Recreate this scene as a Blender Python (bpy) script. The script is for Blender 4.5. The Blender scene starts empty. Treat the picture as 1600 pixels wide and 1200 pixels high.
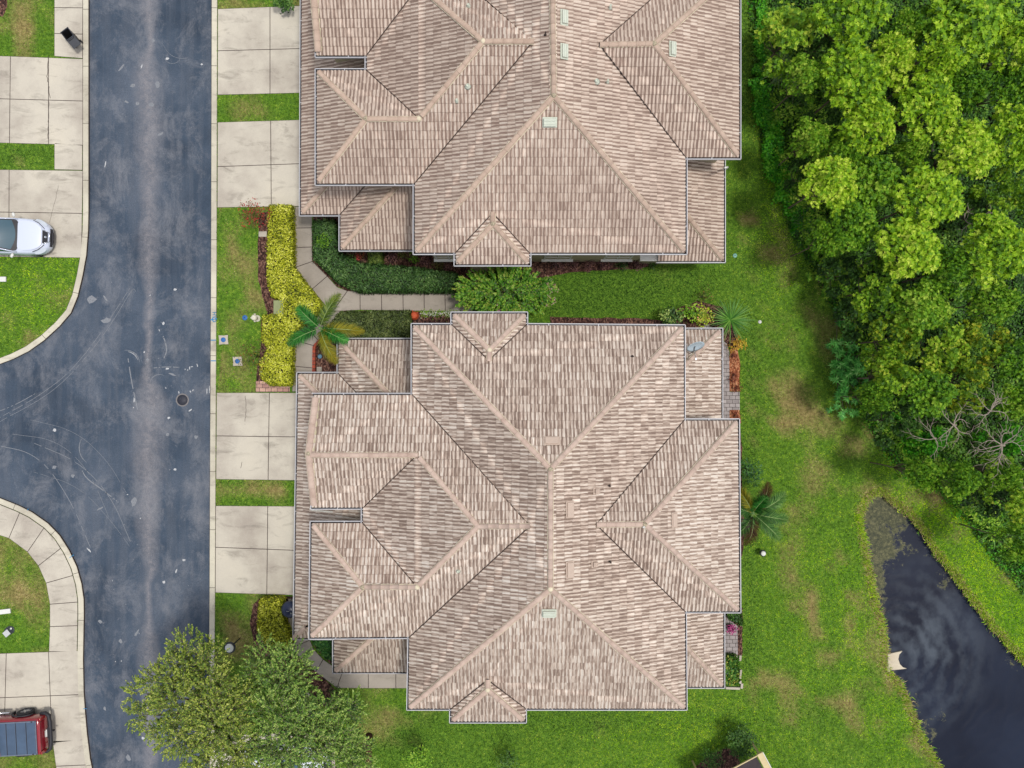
import bpy, bmesh, math, random
import numpy as np
from mathutils import Vector, Matrix
from mathutils.geometry import delaunay_2d_cdt, tessellate_polygon

# ------------------------------------------------------------------ camera, world, sun, exposure
SC = bpy.context.scene
COL = SC.collection
CAM_H = 40.0
K0 = 53.0/1600.0                      # metres per photo pixel on the ground
cam = bpy.data.cameras.new('camera'); cam.sensor_width = 36; cam.lens = 36*CAM_H/53.0
cam.clip_end = 2000
camo = bpy.data.objects.new('camera', cam); COL.objects.link(camo)
camo.location = (0, 0, CAM_H); camo.rotation_euler = (0, 0, 0); SC.camera = camo

SUN_EL, SUN_AZ = math.radians(74), math.radians(95)      # azimuth clockwise from north
wd = bpy.data.worlds.new('World'); SC.world = wd; wd.use_nodes = True
wn = wd.node_tree.nodes; wl = wd.node_tree.links
bg = wn['Background']; sky = wn.new('ShaderNodeTexSky'); sky.sky_type = 'NISHITA'
sky.sun_disc = False; sky.sun_elevation = SUN_EL; sky.sun_rotation = SUN_AZ
sky.air_density = 0.6; sky.dust_density = 3.5; sky.ozone_density = 0.6
# thin bright cloud cover over the clear sky
wtc = wn.new('ShaderNodeTexCoord'); wno = wn.new('ShaderNodeTexNoise'); wno.inputs['Scale'].default_value = 3.2
wno.inputs['Detail'].default_value = 6; wl.new(wtc.outputs['Generated'], wno.inputs['Vector'])
wra = wn.new('ShaderNodeValToRGB'); wra.color_ramp.elements[0].position = .34; wra.color_ramp.elements[1].position = .68
wl.new(wno.outputs['Fac'], wra.inputs['Fac'])
wmx = wn.new('ShaderNodeMix'); wmx.data_type = 'RGBA'
wl.new(wra.outputs['Color'], wmx.inputs['Factor']); wl.new(sky.outputs['Color'], wmx.inputs['A'])
wmx.inputs['B'].default_value = (9.0, 9.2, 9.6, 1)
wl.new(wmx.outputs['Result'], bg.inputs['Color']); bg.inputs['Strength'].default_value = 0.105

sl = bpy.data.lights.new('sun', 'SUN'); sl.energy = 2.1; sl.angle = math.radians(8); sl.color = (1, .965, .915)
so = bpy.data.objects.new('sun', sl); COL.objects.link(so)
sd = Vector((math.sin(SUN_AZ)*math.cos(SUN_EL), math.cos(SUN_AZ)*math.cos(SUN_EL), math.sin(SUN_EL)))
so.rotation_euler = sd.to_track_quat('Z', 'Y').to_euler(); so.location = (30, 10, 60)
SC.view_settings.view_transform = 'Standard'; SC.view_settings.look = 'None'
SC.view_settings.exposure = 0.25; SC.view_settings.gamma = 1

# ------------------------------------------------------------------ helpers
def W(px, py, z=0.0):
    """the place at height z that the photograph's pixel (px, py) looks at"""
    k = K0*(CAM_H-z)/CAM_H
    return Vector(((px-800)*k, (600-py)*k, z))
def W2(px, py, z=0.0):
    v = W(px, py, z); return (v.x, v.y)
def S(r, g, b, f=.80):
    """surface colour from a display colour"""
    o = []
    for c in (r, g, b):
        c /= 255.0
        o.append((c/12.92 if c <= .04045 else ((c+.055)/1.055)**2.4)*f)
    return (*o, 1)

class NT:
    def __init__(s, name):
        s.m = bpy.data.materials.new(name); s.m.use_nodes = True
        s.n = s.m.node_tree.nodes; s.l = s.m.node_tree.links
        s.b = s.n['Principled BSDF']
        s.b.inputs['Roughness'].default_value = .8
        s.b.inputs['Specular IOR Level'].default_value = .3
        s.x = 0
    def node(s, t, **kw):
        o = s.n.new(t); s.x -= 150; o.location = (s.x, 0)
        for k, v in kw.items(): setattr(o, k, v)
        return o
    def put(s, sock, v):
        if isinstance(v, bpy.types.NodeSocket): s.l.new(v, sock)
        elif v is not None: sock.default_value = v
    def obj(s): return s.node('ShaderNodeTexCoord').outputs['Object']
    def world(s): return s.node('ShaderNodeNewGeometry').outputs['Position']
    def uv(s): return s.node('ShaderNodeTexCoord').outputs['UV']
    def attr(s, name): return s.node('ShaderNodeAttribute', attribute_name=name).outputs['Fac']
    def scale(s, vec, sc):
        o = s.node('ShaderNodeMapping'); s.put(o.inputs['Vector'], vec); o.inputs['Scale'].default_value = sc; return o.outputs[0]
    def noise(s, vec, sc, det=4, rough=.55, dist=0):
        o = s.node('ShaderNodeTexNoise'); s.put(o.inputs['Vector'], vec)
        o.inputs['Scale'].default_value = sc; o.inputs['Detail'].default_value = det
        o.inputs['Roughness'].default_value = rough; o.inputs['Distortion'].default_value = dist
        return o.outputs['Fac']
    def white(s, vec):
        o = s.node('ShaderNodeTexWhiteNoise', noise_dimensions='3D'); s.put(o.inputs['Vector'], vec); return o.outputs['Value']
    def vor(s, vec, sc, feature='F1', out='Distance'):
        o = s.node('ShaderNodeTexVoronoi', feature=feature); s.put(o.inputs['Vector'], vec); o.inputs['Scale'].default_value = sc
        return o.outputs[out]
    def ramp(s, fac, stops):
        o = s.node('ShaderNodeValToRGB'); e = o.color_ramp.elements
        while len(e) < len(stops): e.new(.5)
        for i, (p, c) in enumerate(stops):
            e[i].position = p; e[i].color = c if hasattr(c, '__len__') else (c, c, c, 1)
        s.put(o.inputs['Fac'], fac); return o.outputs['Color']
    def mix(s, f, a, b, bt='MIX'):
        o = s.node('ShaderNodeMix', data_type='RGBA', blend_type=bt)
        s.put(o.inputs['Factor'], f); s.put(o.inputs['A'], a); s.put(o.inputs['B'], b); return o.outputs['Result']
    def math(s, op, a, b=None, c=None, clamp=False):
        o = s.node('ShaderNodeMath', operation=op, use_clamp=clamp); s.put(o.inputs[0], a)
        if b is not None: s.put(o.inputs[1], b)
        if c is not None: s.put(o.inputs[2], c)
        return o.outputs[0]
    def vmath(s, op, a, b=None):
        o = s.node('ShaderNodeVectorMath', operation=op); s.put(o.inputs[0], a)
        if b is not None: s.put(o.inputs[1], b)
        return o.outputs[0] if op not in ('LENGTH', 'DISTANCE') else o.outputs['Value']
    def sep(s, v):
        o = s.node('ShaderNodeSeparateXYZ'); s.put(o.inputs[0], v); return o.outputs
    def comb(s, x, y, z=0.0):
        o = s.node('ShaderNodeCombineXYZ'); s.put(o.inputs[0], x); s.put(o.inputs[1], y); s.put(o.inputs[2], z); return o.outputs[0]
    def bump(s, h, strength=.3, dist=.02):
        o = s.node('ShaderNodeBump'); s.put(o.inputs['Height'], h); o.inputs['Strength'].default_value = strength
        o.inputs['Distance'].default_value = dist; s.l.new(o.outputs[0], s.b.inputs['Normal'])
    def col(s, c): s.put(s.b.inputs['Base Color'], c)
    def rough(s, v): s.put(s.b.inputs['Roughness'], v)

def simple(name, c, rough=.6, metal=0, var=.12, sc=6, spec=.4):
    t = NT(name); n = t.noise(t.obj(), sc, 5)
    d = tuple(x*(1-var) for x in c[:3])+(1,); e = tuple(min(1, x*(1+var)) for x in c[:3])+(1,)
    t.col(t.ramp(n, [(.3, d), (.7, e)])); t.rough(rough); t.b.inputs['Metallic'].default_value = metal
    t.b.inputs['Specular IOR Level'].default_value = spec; t.bump(t.noise(t.obj(), sc*8, 3), .15, .004)
    return t.m

def fastmesh(name, V, F, mat=None, uv=None, smooth=False, attrs=None):
    """V (n,3); F (m,k) all faces of k corners, or a list of index lists"""
    me = bpy.data.meshes.new(name)
    V = np.asarray(V, dtype=np.float32)
    me.vertices.add(len(V)); me.vertices.foreach_set('co', V.ravel())
    if isinstance(F, np.ndarray):
        m, k = F.shape; idx = F.ravel().astype(np.int32); st = np.arange(m, dtype=np.int32)*k
    else:
        m = len(F); ln = np.array([len(f) for f in F]); idx = np.concatenate([np.asarray(f) for f in F]).astype(np.int32)
        st = np.concatenate([[0], np.cumsum(ln)[:-1]]).astype(np.int32)
    me.loops.add(len(idx)); me.loops.foreach_set('vertex_index', idx)
    me.polygons.add(m); me.polygons.foreach_set('loop_start', st)
    me.update(calc_edges=True)
    if smooth: me.polygons.foreach_set('use_smooth', np.ones(m, dtype=bool))
    if uv is not None:
        l = me.uv_layers.new(name='UVMap'); l.data.foreach_set('uv', np.asarray(uv, dtype=np.float32).ravel())
    for an, av in (attrs or {}).items():
        a = me.attributes.new(an, 'FLOAT', 'POINT'); a.data.foreach_set('value', np.asarray(av, dtype=np.float32))
    if mat: me.materials.append(mat)
    me.validate(); return me

def link(name, me, parent=None):
    o = bpy.data.objects.new(name, me); COL.objects.link(o)
    if parent: o.parent = parent
    return o
def tag(o, label, cat, group=None, kind=None):
    if label: o['label'] = label
    if cat: o['category'] = cat
    if group: o['group'] = group
    if kind: o['kind'] = kind
    return o
def struct(o): o['kind'] = 'structure'; return o
def empty(name, label, cat, loc=(0, 0, 0), rz=0, group=None):
    o = bpy.data.objects.new(name, None); COL.objects.link(o); o.location = loc; o.rotation_euler = (0, 0, rz)
    o.empty_display_size = .2
    return tag(o, label, cat, group)
def copy_tree(o, loc, rz=0, sc=1, label=None):
    c = o.copy(); COL.objects.link(c); c.location = loc; c.rotation_euler = (0, 0, rz)
    c.scale = sc if hasattr(sc, '__len__') else (sc, sc, sc)
    if label: c['label'] = label
    for ch in list(o.children):
        d = ch.copy(); COL.objects.link(d); d.parent = c
        for g in list(ch.children):
            e = g.copy(); COL.objects.link(e); e.parent = d
    return c

class MB:
    """gathers simple solids into one mesh"""
    def __init__(s): s.v = []; s.f = []; s.sm = []
    def add(s, V, F, smooth=False):
        b = len(s.v); s.v += [tuple(v) for v in V]; s.f += [[i+b for i in f] for f in F]; s.sm += [smooth]*len(F); return s
    def box(s, c, d, rz=0, M=None):
        M = M or (Matrix.Translation(Vector(c)) @ Matrix.Rotation(rz, 4, 'Z'))
        x, y, z = d[0]/2, d[1]/2, d[2]/2
        V = [M @ Vector(p) for p in ((-x, -y, -z), (x, -y, -z), (x, y, -z), (-x, y, -z), (-x, -y, z), (x, -y, z), (x, y, z), (-x, y, z))]
        return s.add(V, [[0, 3, 2, 1], [4, 5, 6, 7], [0, 1, 5, 4], [1, 2, 6, 5], [2, 3, 7, 6], [3, 0, 4, 7]])
    def prism(s, pts, z0, z1):
        """pts counter-clockwise or not, (x, y)"""
        a = sum(pts[i-1][0]*pts[i][1]-pts[i][0]*pts[i-1][1] for i in range(len(pts)))
        if a < 0: pts = pts[::-1]
        n = len(pts); V = [(x, y, z0) for x, y in pts]+[(x, y, z1) for x, y in pts]
        tr = tessellate_polygon([[Vector((x, y, 0)) for x, y in pts]])
        F = [[i, (i+1) % n, (i+1) % n+n, i+n] for i in range(n)]
        for t in tr:
            (ax, ay), (bx, by), (cx, cy) = [pts[i] for i in t]
            t = list(t) if (bx-ax)*(cy-ay)-(by-ay)*(cx-ax) > 0 else list(t)[::-1]
            F.append([i+n for i in t]); F.append([i for i in t[::-1]])
        return s.add(V, F)
    def tube(s, pts, rad, seg=8, cap=True, smooth=True):
        pts = [Vector(p) for p in pts]; n = len(pts)
        if not hasattr(rad, '__len__'): rad = [rad]*n
        V = []; F = []; up = None
        for i, p in enumerate(pts):
            d = (pts[min(i+1, n-1)]-pts[max(i-1, 0)]).normalized()
            if up is None: up = d.orthogonal().normalized()
            up = (up-d*up.dot(d)).normalized(); q = d.cross(up)
            for k in range(seg):
                a = 2*math.pi*k/seg; V.append(p+(up*math.cos(a)+q*math.sin(a))*rad[i])
        for i in range(n-1):
            for k in range(seg):
                F.append([i*seg+k, i*seg+(k+1) % seg, (i+1)*seg+(k+1) % seg, (i+1)*seg+k])
        if cap: F += [list(range(seg))[::-1], [(n-1)*seg+k for k in range(seg)]]
        return s.add(V, F, smooth)
    def lathe(s, prof, c=(0, 0, 0), seg=24, M=None, cap=True):
        """prof [(r, z)...]"""
        M = M or Matrix.Translation(Vector(c)); V = []; F = []
        for r, z in prof:
            for k in range(seg):
                a = 2*math.pi*k/seg; V.append(M @ Vector((r*math.cos(a), r*math.sin(a), z)))
        for i in range(len(prof)-1):
            for k in range(seg):
                F.append([i*seg+k, i*seg+(k+1) % seg, (i+1)*seg+(k+1) % seg, (i+1)*seg+k])
        if cap:
            F += [list(range(seg))[::-1], [(len(prof)-1)*seg+k for k in range(seg)]]
        return s.add(V, F, True)
    def build(s, name, mat, parent=None, bevel=0):
        me = fastmesh(name, s.v, s.f, mat); me.polygons.foreach_set('use_smooth', np.array(s.sm, dtype=bool))
        o = link(name, me, parent)
        if bevel:
            b = o.modifiers.new('bevel', 'BEVEL'); b.width = bevel; b.segments = 2; b.limit_method = 'ANGLE'
        return o

def inpoly(P, poly):
    P = np.asarray(P, dtype=float); x, y = P[:, 0], P[:, 1]; r = np.zeros(len(P), bool); n = len(poly)
    for i in range(n):
        (x1, y1), (x2, y2) = poly[i], poly[(i+1) % n]
        if y1 == y2: continue
        c = ((y1 > y) != (y2 > y)) & (x < (x2-x1)*(y-y1)/(y2-y1)+x1); r ^= c
    return r
def edge_dist(P, poly):
    P = np.asarray(P, dtype=float); d = np.full(len(P), 1e9); n = len(poly)
    for i in range(n):
        a = np.array(poly[i]); b = np.array(poly[(i+1) % n]); ab = b-a; L = max(1e-9, (ab**2).sum())
        t = np.clip(((P-a)@ab)/L, 0, 1); d = np.minimum(d, np.hypot(*(P-a-t[:, None]*ab).T))
    return d
RNG = np.random.default_rng(7)
_lat = RNG.random((256, 256))
def vnoise(x, y, sc, oct=3, off=0):
    r = 0; amp = 1; tot = 0
    for o in range(oct):
        X = x/sc*2**o+37.3*o+off; Y = y/sc*2**o+11.7*o+off*1.7
        xi = np.floor(X).astype(int); yi = np.floor(Y).astype(int); fx = X-xi; fy = Y-yi
        fx = fx*fx*(3-2*fx); fy = fy*fy*(3-2*fy)
        g = lambda a, b: _lat[a % 256, b % 256]
        r = r+amp*((g(xi, yi)*(1-fx)+g(xi+1, yi)*fx)*(1-fy)+(g(xi, yi+1)*(1-fx)+g(xi+1, yi+1)*fx)*fy); tot += amp; amp *= .55
    return r/tot
def gpoly(px, z=0.0): return [W2(x, y, z) for x, y in px]
def inset(pts, d):
    """rectilinear-ish polygon moved inwards by d"""
    n = len(pts); a = sum(pts[i-1][0]*pts[i][1]-pts[i][0]*pts[i-1][1] for i in range(n)); s = 1 if a > 0 else -1
    out = []
    for i in range(n):
        p0, p1, p2 = [Vector(pts[j % n]) for j in (i-1, i, i+1)]
        e1 = (p1-p0).normalized(); e2 = (p2-p1).normalized()
        n1 = Vector((-e1.y, e1.x))*s; n2 = Vector((-e2.y, e2.x))*s
        den = 1+n1.dot(n2)
        m = (n1+n2)/den if den > .05 else n1
        out.append(tuple(p1+m*d))
    return out
# ------------------------------------------------------------------ materials of the setting
def m_concrete(name, base=(206, 200, 187), dark=(176, 168, 158)):
    t = NT(name); p = t.world()
    a = t.noise(p, .35, 6, .6); c = t.ramp(a, [(.34, S(*dark)), (.56, S(*base)), (.8, S(min(255, base[0]+12), base[1]+11, base[2]+8))])
    st = t.noise(t.scale(p, (1, 2.6, 1)), .7, 7, .68, .6)
    c = t.mix(t.ramp(st, [(.54, 0.0), (.72, .62)]), c, S(128, 122, 114))
    gr = t.noise(p, 30, 5, .7); c = t.mix(.35, c, t.ramp(gr, [(.3, S(150, 144, 134)), (.7, S(228, 222, 208))]), 'SOFT_LIGHT')
    sp = t.noise(p, 8, 4, .7); c = t.mix(t.ramp(sp, [(.68, 0.0), (.76, .5)]), c, S(120, 112, 100))
    t.col(c); t.rough(.9); t.bump(gr, .25, .006); return t.m
M_CONC = m_concrete('concrete'); M_CURB = m_concrete('kerb_concrete', (214, 209, 192), (186, 180, 165))
M_WALK = m_concrete('walk_concrete', (176, 168, 158), (150, 143, 134))

def m_asphalt():
    t = NT('asphalt'); p = t.world(); s = t.sep(p)
    base = t.ramp(t.noise(p, .22, 6, .6), [(.35, S(55, 67, 82, .8)), (.5, S(69, 82, 98, .8)), (.68, S(92, 102, 116, .8))])
    # lengthwise sealer bands
    b = t.noise(t.scale(p, (1.6, .10, 1)), 1.5, 4, .6); base = t.mix(t.ramp(b, [(.42, 0.0), (.62, .38)]), base, S(98, 104, 114))
    # dusty strip down the crown of the road, wandering with the mixing of dust
    cx = (231-800)*K0
    wob = t.math('MULTIPLY', t.math('SUBTRACT', t.noise(t.scale(p, (0, .35, 0)), 1, 3), .5), 1.1)
    d = t.math('ABSOLUTE', t.math('SUBTRACT', t.math('SUBTRACT', s[0], cx), wob))
    wid = t.math('ADD', .22, t.math('MULTIPLY', t.ramp(t.noise(t.scale(p, (0, .12, 0)), 1, 2), [(.4, 0.0), (.62, 1.0)]), .9))
    f = t.math('SUBTRACT', 1, t.math('DIVIDE', d, wid), clamp=True)
    f = t.math('MULTIPLY', t.math('MULTIPLY', f, t.ramp(t.noise(p, 5, 6, .75), [(.3, .25), (.65, 1.0)])), .75)
    base = t.mix(f, base, S(150, 146, 148))
    # pale scuffs and dust blooms
    sc = t.noise(t.scale(p, (1, .7, 1)), .6, 9, .78, .35); base = t.mix(t.ramp(sc, [(.48, 0.0), (.72, .66)]), base, S(142, 143, 148))
    fl = t.noise(p, 2.6, 8, .82, .2); base = t.mix(t.ramp(fl, [(.60, 0.0), (.74, .42)]), base, S(160, 160, 164))
    sp = t.noise(p, 22, 3, .7); base = t.mix(t.ramp(sp, [(.70, 0.0), (.78, .5)]), base, S(175, 176, 180))
    # turning tyre arcs
    for cxp, cyp, r, w_ in ARCS:
        c = W(cxp, cyp); dd = t.vmath('DISTANCE', p, (c.x, c.y, -.1)); e = t.math('ABSOLUTE', t.math('SUBTRACT', dd, r*K0))
        e = t.math('SUBTRACT', 1, t.math('DIVIDE', e, w_), clamp=True)
        k = t.math('MULTIPLY', e, t.ramp(t.noise(p, 2.2, 5, .7), [(.42, 0.0), (.6, .6)]))
        base = t.mix(k, base, S(176, 170, 168))
    g = t.noise(p, 34, 4, .8); base = t.mix(.75, base, t.ramp(g, [(.3, 0.25), (.7, 0.75)]), 'OVERLAY')
    t.col(base); t.rough(.92); t.b.inputs['Specular IOR Level'].default_value = .2; t.bump(g, .5, .008); return t.m
ARCS = []
M_ASPH = m_asphalt()

def m_lawn():
    t = NT('turf_soil'); p = t.world(); dry = t.attr('dry')
    n = t.noise(p, 6, 6, .7)
    g = t.ramp(n, [(.3, S(48, 78, 22)), (.5, S(84, 122, 34)), (.7, S(120, 156, 48))])
    b = t.ramp(n, [(.3, S(96, 84, 46)), (.7, S(176, 156, 104))])
    c = t.mix(dry, g, b); c = t.mix(.6, c, t.ramp(t.noise(p, 38, 4, .75), [(.3, .2), (.7, .85)]), 'OVERLAY')
    t.col(c); t.rough(1); t.bump(t.noise(p, 30, 5, .7), .7, .03); return t.m
M_LAWN = m_lawn()
def m_bank():
    t = NT('bank_soil'); p = t.world(); n = t.noise(p, 4, 6, .7)
    t.col(t.ramp(n, [(.3, S(58, 50, 34)), (.5, S(96, 92, 48)), (.7, S(140, 136, 70))])); t.bump(n, .6, .05); return t.m
M_BANK = m_bank()
def m_mulch(name='mulch', cols=((44, 28, 26), (86, 56, 48), (138, 104, 88)), chip=38):
    t = NT(name); p = t.world()
    v = t.node('ShaderNodeTexVoronoi'); t.put(v.inputs['Vector'], t.scale(p, (1, .6, 1))); v.inputs['Scale'].default_value = chip*.5
    c = t.ramp(t.sep(v.outputs['Color'])[0], [(0.1, S(*cols[0])), (.55, S(*cols[1])), (.97, S(*cols[2]))])
    c = t.mix(.5, c, t.ramp(t.noise(p, 3, 5), [(.3, .2), (.7, .7)]), 'OVERLAY')
    t.col(c); t.rough(1); t.bump(v.outputs['Distance'], .8, .03); return t.m
M_MULCH = m_mulch(); M_OMULCH = m_mulch('orange_mulch', ((110, 58, 36), (170, 104, 70), (204, 150, 110)))
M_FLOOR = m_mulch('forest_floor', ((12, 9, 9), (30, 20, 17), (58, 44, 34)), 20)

def m_water():
    t = NT('pond_water'); p = t.world(); scum = t.attr('scum')
    base = t.ramp(t.noise(p, .2, 4), [(.35, (.007, .010, .020, 1)), (.65, (.013, .019, .036, 1))])
    n1 = t.noise(p, 2.6, 8, .8, .2)
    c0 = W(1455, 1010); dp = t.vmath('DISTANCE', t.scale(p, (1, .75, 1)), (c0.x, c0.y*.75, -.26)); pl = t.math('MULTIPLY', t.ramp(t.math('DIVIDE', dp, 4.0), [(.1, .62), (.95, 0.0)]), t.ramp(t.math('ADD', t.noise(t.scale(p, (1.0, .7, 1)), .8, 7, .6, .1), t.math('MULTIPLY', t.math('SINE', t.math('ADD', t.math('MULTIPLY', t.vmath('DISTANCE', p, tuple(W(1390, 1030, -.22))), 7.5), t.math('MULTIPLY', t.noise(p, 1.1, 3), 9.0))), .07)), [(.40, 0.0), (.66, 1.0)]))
    base = t.mix(t.math('MULTIPLY', pl, .8), base, S(104, 114, 124))  # pale patch painted into the water colour as a reflection of bright cloud
    m = t.math('ADD', n1, t.math('MULTIPLY', scum, .5))
    mm = t.ramp(m, [(.735, 0.0), (.77, 1.0)])
    sc = t.ramp(t.noise(p, 7, 6, .8), [(.32, S(44, 50, 50)), (.5, S(86, 88, 66)), (.66, S(128, 124, 92)), (.8, S(150, 148, 128))])
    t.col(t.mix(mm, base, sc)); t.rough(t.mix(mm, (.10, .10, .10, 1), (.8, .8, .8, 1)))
    t.b.inputs['IOR'].default_value = 1.33; t.b.inputs['Specular IOR Level'].default_value = .32
    # ripples running out from the outfall
    c = W(1400, 1030); dd = t.vmath('DISTANCE', p, (c.x, c.y, -.35))
    wv = t.math('SINE', t.math('MULTIPLY', t.math('ADD', dd, t.math('MULTIPLY', t.noise(p, .8, 3), 1.2)), 11.0))
    rp = t.math('MULTIPLY', wv, t.ramp(t.math('DIVIDE', dd, 14.0), [(.0, .2), (.2, 1.0), (.55, .5), (.9, 0.0)]))
    h = t.math('ADD', t.math('MULTIPLY', rp, t.ramp(t.noise(p, .5, 3), [(.35, 0.0), (.6, 1.0)])), t.math('MULTIPLY', t.noise(t.scale(p, (1, 1, 1)), 2.5, 3), .35))
    t.bump(h, .12, .03); return t.m
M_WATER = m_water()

def m_tile(name, cols, regular):
    """mottled clay tiles: UV x counts tiles across, UV y counts courses up the slope"""
    t = NT(name); u = t.sep(t.uv())
    fu = t.math('FLOOR', t.math('MULTIPLY', u[0], 1.0)); fv = t.math('FLOOR', u[1])
    half = t.math('FLOOR', t.math('MULTIPLY', u[0], 2.0))
    r1 = t.white(t.comb(fu, fv, 1.0)); r2 = t.white(t.comb(half, fv, 7.0))
    # long smears within each tile
    st = t.noise(t.comb(t.math('MULTIPLY', u[0], 3.6), t.math('ADD', t.math('MULTIPLY', u[1], .55), t.math('MULTIPLY', t.white(t.comb(fv, 3.0, 5.0)), 90.0)), 0.0), 1.0, 6, .72)
    v = t.math('ADD', t.math('MULTIPLY', st, 1.12), t.math('ADD', t.math('MULTIPLY', r2, .13), t.math('MULTIPLY', r1, .10)))
    # each tile darkens from its middle towards both sides
    fr = t.math('FRACT', u[0]); pan = t.math('ABSOLUTE', t.math('SUBTRACT', fr, .5))
    v = t.math('ADD', v, t.math('MULTIPLY', t.math('SUBTRACT', .25, pan), regular))
    c = t.ramp(v, [(.56, S(*cols[0])), (.67, S(*cols[1])), (.76, S(*cols[2])), (.88, S(*cols[3]))])
    p = t.world(); big = t.noise(p, .22, 5, .6)
    c = t.mix(.45, c, t.ramp(big, [(.3, .34), (.7, .62)]), 'OVERLAY')
    c = t.mix(t.ramp(t.noise(p, 9, 5, .7), [(.64, 0.0), (.76, .25)]), c, S(96, 90, 78))
    # joint line at the nose of each course
    fy = t.math('FRACT', u[1]); c = t.mix(t.ramp(fy, [(.0, .75), (.09, 0.0)]), c, S(96, 76, 66))
    t.col(c); t.rough(.82); t.bump(t.noise(p, 40, 4, .7), .3, .006); return t.m
M_TILE_S = m_tile('mottled_tile', ((144, 123, 110), (194, 173, 157), (226, 209, 193), (244, 234, 221)), .5)
M_TILE_N = m_tile('pale_tile', ((150, 127, 114), (192, 170, 154), (217, 197, 180), (232, 216, 200)), .75)
def m_cap(name, c, d):
    t = NT(name); p = t.world(); n = t.noise(p, 2.2, 6, .65)
    col = t.ramp(n, [(.3, S(*d)), (.6, S(*c))]); col = t.mix(t.ramp(t.noise(p, 12, 5, .75), [(.6, 0.0), (.75, .4)]), col, S(150, 132, 110))
    t.col(col); t.rough(.85); t.bump(t.noise(p, 40, 3), .3, .005); return t.m
M_CAP_S = m_cap('ridge_tile_clay', (204, 182, 167), (180, 156, 142)); M_CAP_N = m_cap('ridge_tile_sand', (198, 175, 157), (176, 152, 135))
M_STUCCO = simple('stucco', S(190, 180, 150), .9, var=.06, sc=4)
M_GUTTER = simple('gutter_metal', S(198, 198, 202), .45, .0, var=.05)
M_FELT = simple('dark_flashing', S(70, 58, 54), .9)
M_GLASS = simple('window_glass', (.02, .03, .035, 1), .08, 0, 0, spec=.8)
M_WHITE = simple('white_paint', S(228, 228, 222), .5, var=.05)
M_VENT = simple('vent_metal', S(206, 212, 196), .55, var=.06)
M_TVENT = simple('painted_vent', S(196, 176, 160), .7, var=.05)
M_GREYM = simple('grey_metal', S(150, 152, 154), .4, .6)
M_DARK = simple('black_plastic', (.012, .012, .014, 1), .5)
M_DARKG = simple('dark_grey_plastic', S(52, 56, 64), .45)

# ------------------------------------------------------------------ outlines, traced on the ground
ROAD_W_N = [(138.6, -900), (138.6, 330), (138, 360), (135, 399), (129, 432), (121.5, 463.5), (111, 489), (93, 510), (69, 532), (45, 549), (21, 561), (0, 569), (-60, 585), (-160, 597), (-1500, 600)]
ROAD_W_S = [(-1500, 762), (-140, 762), (-60, 765), (0, 778), (30, 790), (50, 800), (75, 817.5), (93, 836), (108, 859.5), (120, 885), (127.5, 912), (131, 936), (131.3, 960), (130, 1030), (131, 1080), (133, 1110), (136, 1145), (141, 1185), (150, 1230), (168, 1290), (200, 1380), (260, 1600), (330, 2200)]
ROAD_E = [(520, 2200), (430, 1600), (352, 1380), (328, 1240), (326, 1100), (327, 950), (328, 700), (329.5, 400), (330.5, 0), (331, -900)]
ROAD = gpoly(ROAD_W_N+ROAD_W_S+ROAD_E)
POND_PX = [(1369, 771.5), (1352.5, 788), (1346.5, 812), (1351, 835), (1356, 860), (1361, 890), (1369, 927), (1378, 960), (1385.5, 996), (1387, 1020), (1387, 1047), (1408, 1065), (1423, 1095), (1432, 1125), (1447, 1155), (1468, 1194), (1500, 1260), (1540, 1400), (1560, 1700), (2100, 1700), (1900, 1400), (1700, 1130), (1600, 1038), (1588, 1026), (1564, 999), (1540, 969), (1519, 942), (1495, 909), (1486, 896), (1468, 875), (1453, 854), (1438, 824), (1414, 803), (1396, 788), (1381, 774.5)]
def smooth_poly(pts, it=2):
    for _ in range(it):
        q = []
        for i in range(len(pts)):
            a, b = pts[i], pts[(i+1) % len(pts)]
            q += [(a[0]*.75+b[0]*.25, a[1]*.75+b[1]*.25), (a[0]*.25+b[0]*.75, a[1]*.25+b[1]*.75)]
        pts = q
    return pts
POND = inset(gpoly(smooth_poly(POND_PX, 2)), -.16)
rr = random.Random(4)
POND = [(x+rr.uniform(-.06, .06), y+rr.uniform(-.06, .06)) for x, y in POND]
WOOD_PX = [(1168, -120), (1172, 60), (1178, 150), (1190, 240), (1214, 300), (1236, 370), (1275, 430), (1300, 490), (1330, 540), (1312, 600), (1345, 650), (1380, 700), (1410, 740), (1450, 752), (1500, 800), (1540, 860), (1600, 930), (1700, 1000), (1900, 1150), (1900, -120)]
WOOD = gpoly(WOOD_PX)

# regions covered by paving or beds, filled while they are built
COVER = []
def cdt_sheet(name, outer, holes, z, mat, grid=None, attr=None, hidden_pts=None):
    vs = []; es = []
    for loop in [outer]+holes:
        b = len(vs); n = len(loop); vs += [Vector(p) for p in loop]; es += [(b+i, b+(i+1) % n) for i in range(n)]
    if grid is not None: vs += [Vector(p) for p in grid]
    r = delaunay_2d_cdt(vs, es, [], 0, 1e-5)
    V = np.array([(v.x, v.y) for v in r[0]]); T = np.array([list(f) for f in r[2]])
    C = V[T].mean(1); keep = inpoly(C, outer)
    for h in holes: keep &= ~inpoly(C, h)
    T = T[keep]; P = V[T]; ar = (P[:, 1, 0]-P[:, 0, 0])*(P[:, 2, 1]-P[:, 0, 1])-(P[:, 1, 1]-P[:, 0, 1])*(P[:, 2, 0]-P[:, 0, 0])
    T[ar < 0] = T[ar < 0][:, ::-1]
    zz = np.full(len(V), z) if not callable(z) else z(V)
    me = fastmesh(name, np.c_[V, zz], T, mat, attrs={k: f(V) for k, f in (attr or {}).items()}, smooth=callable(z))
    return link(name, me)

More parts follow.
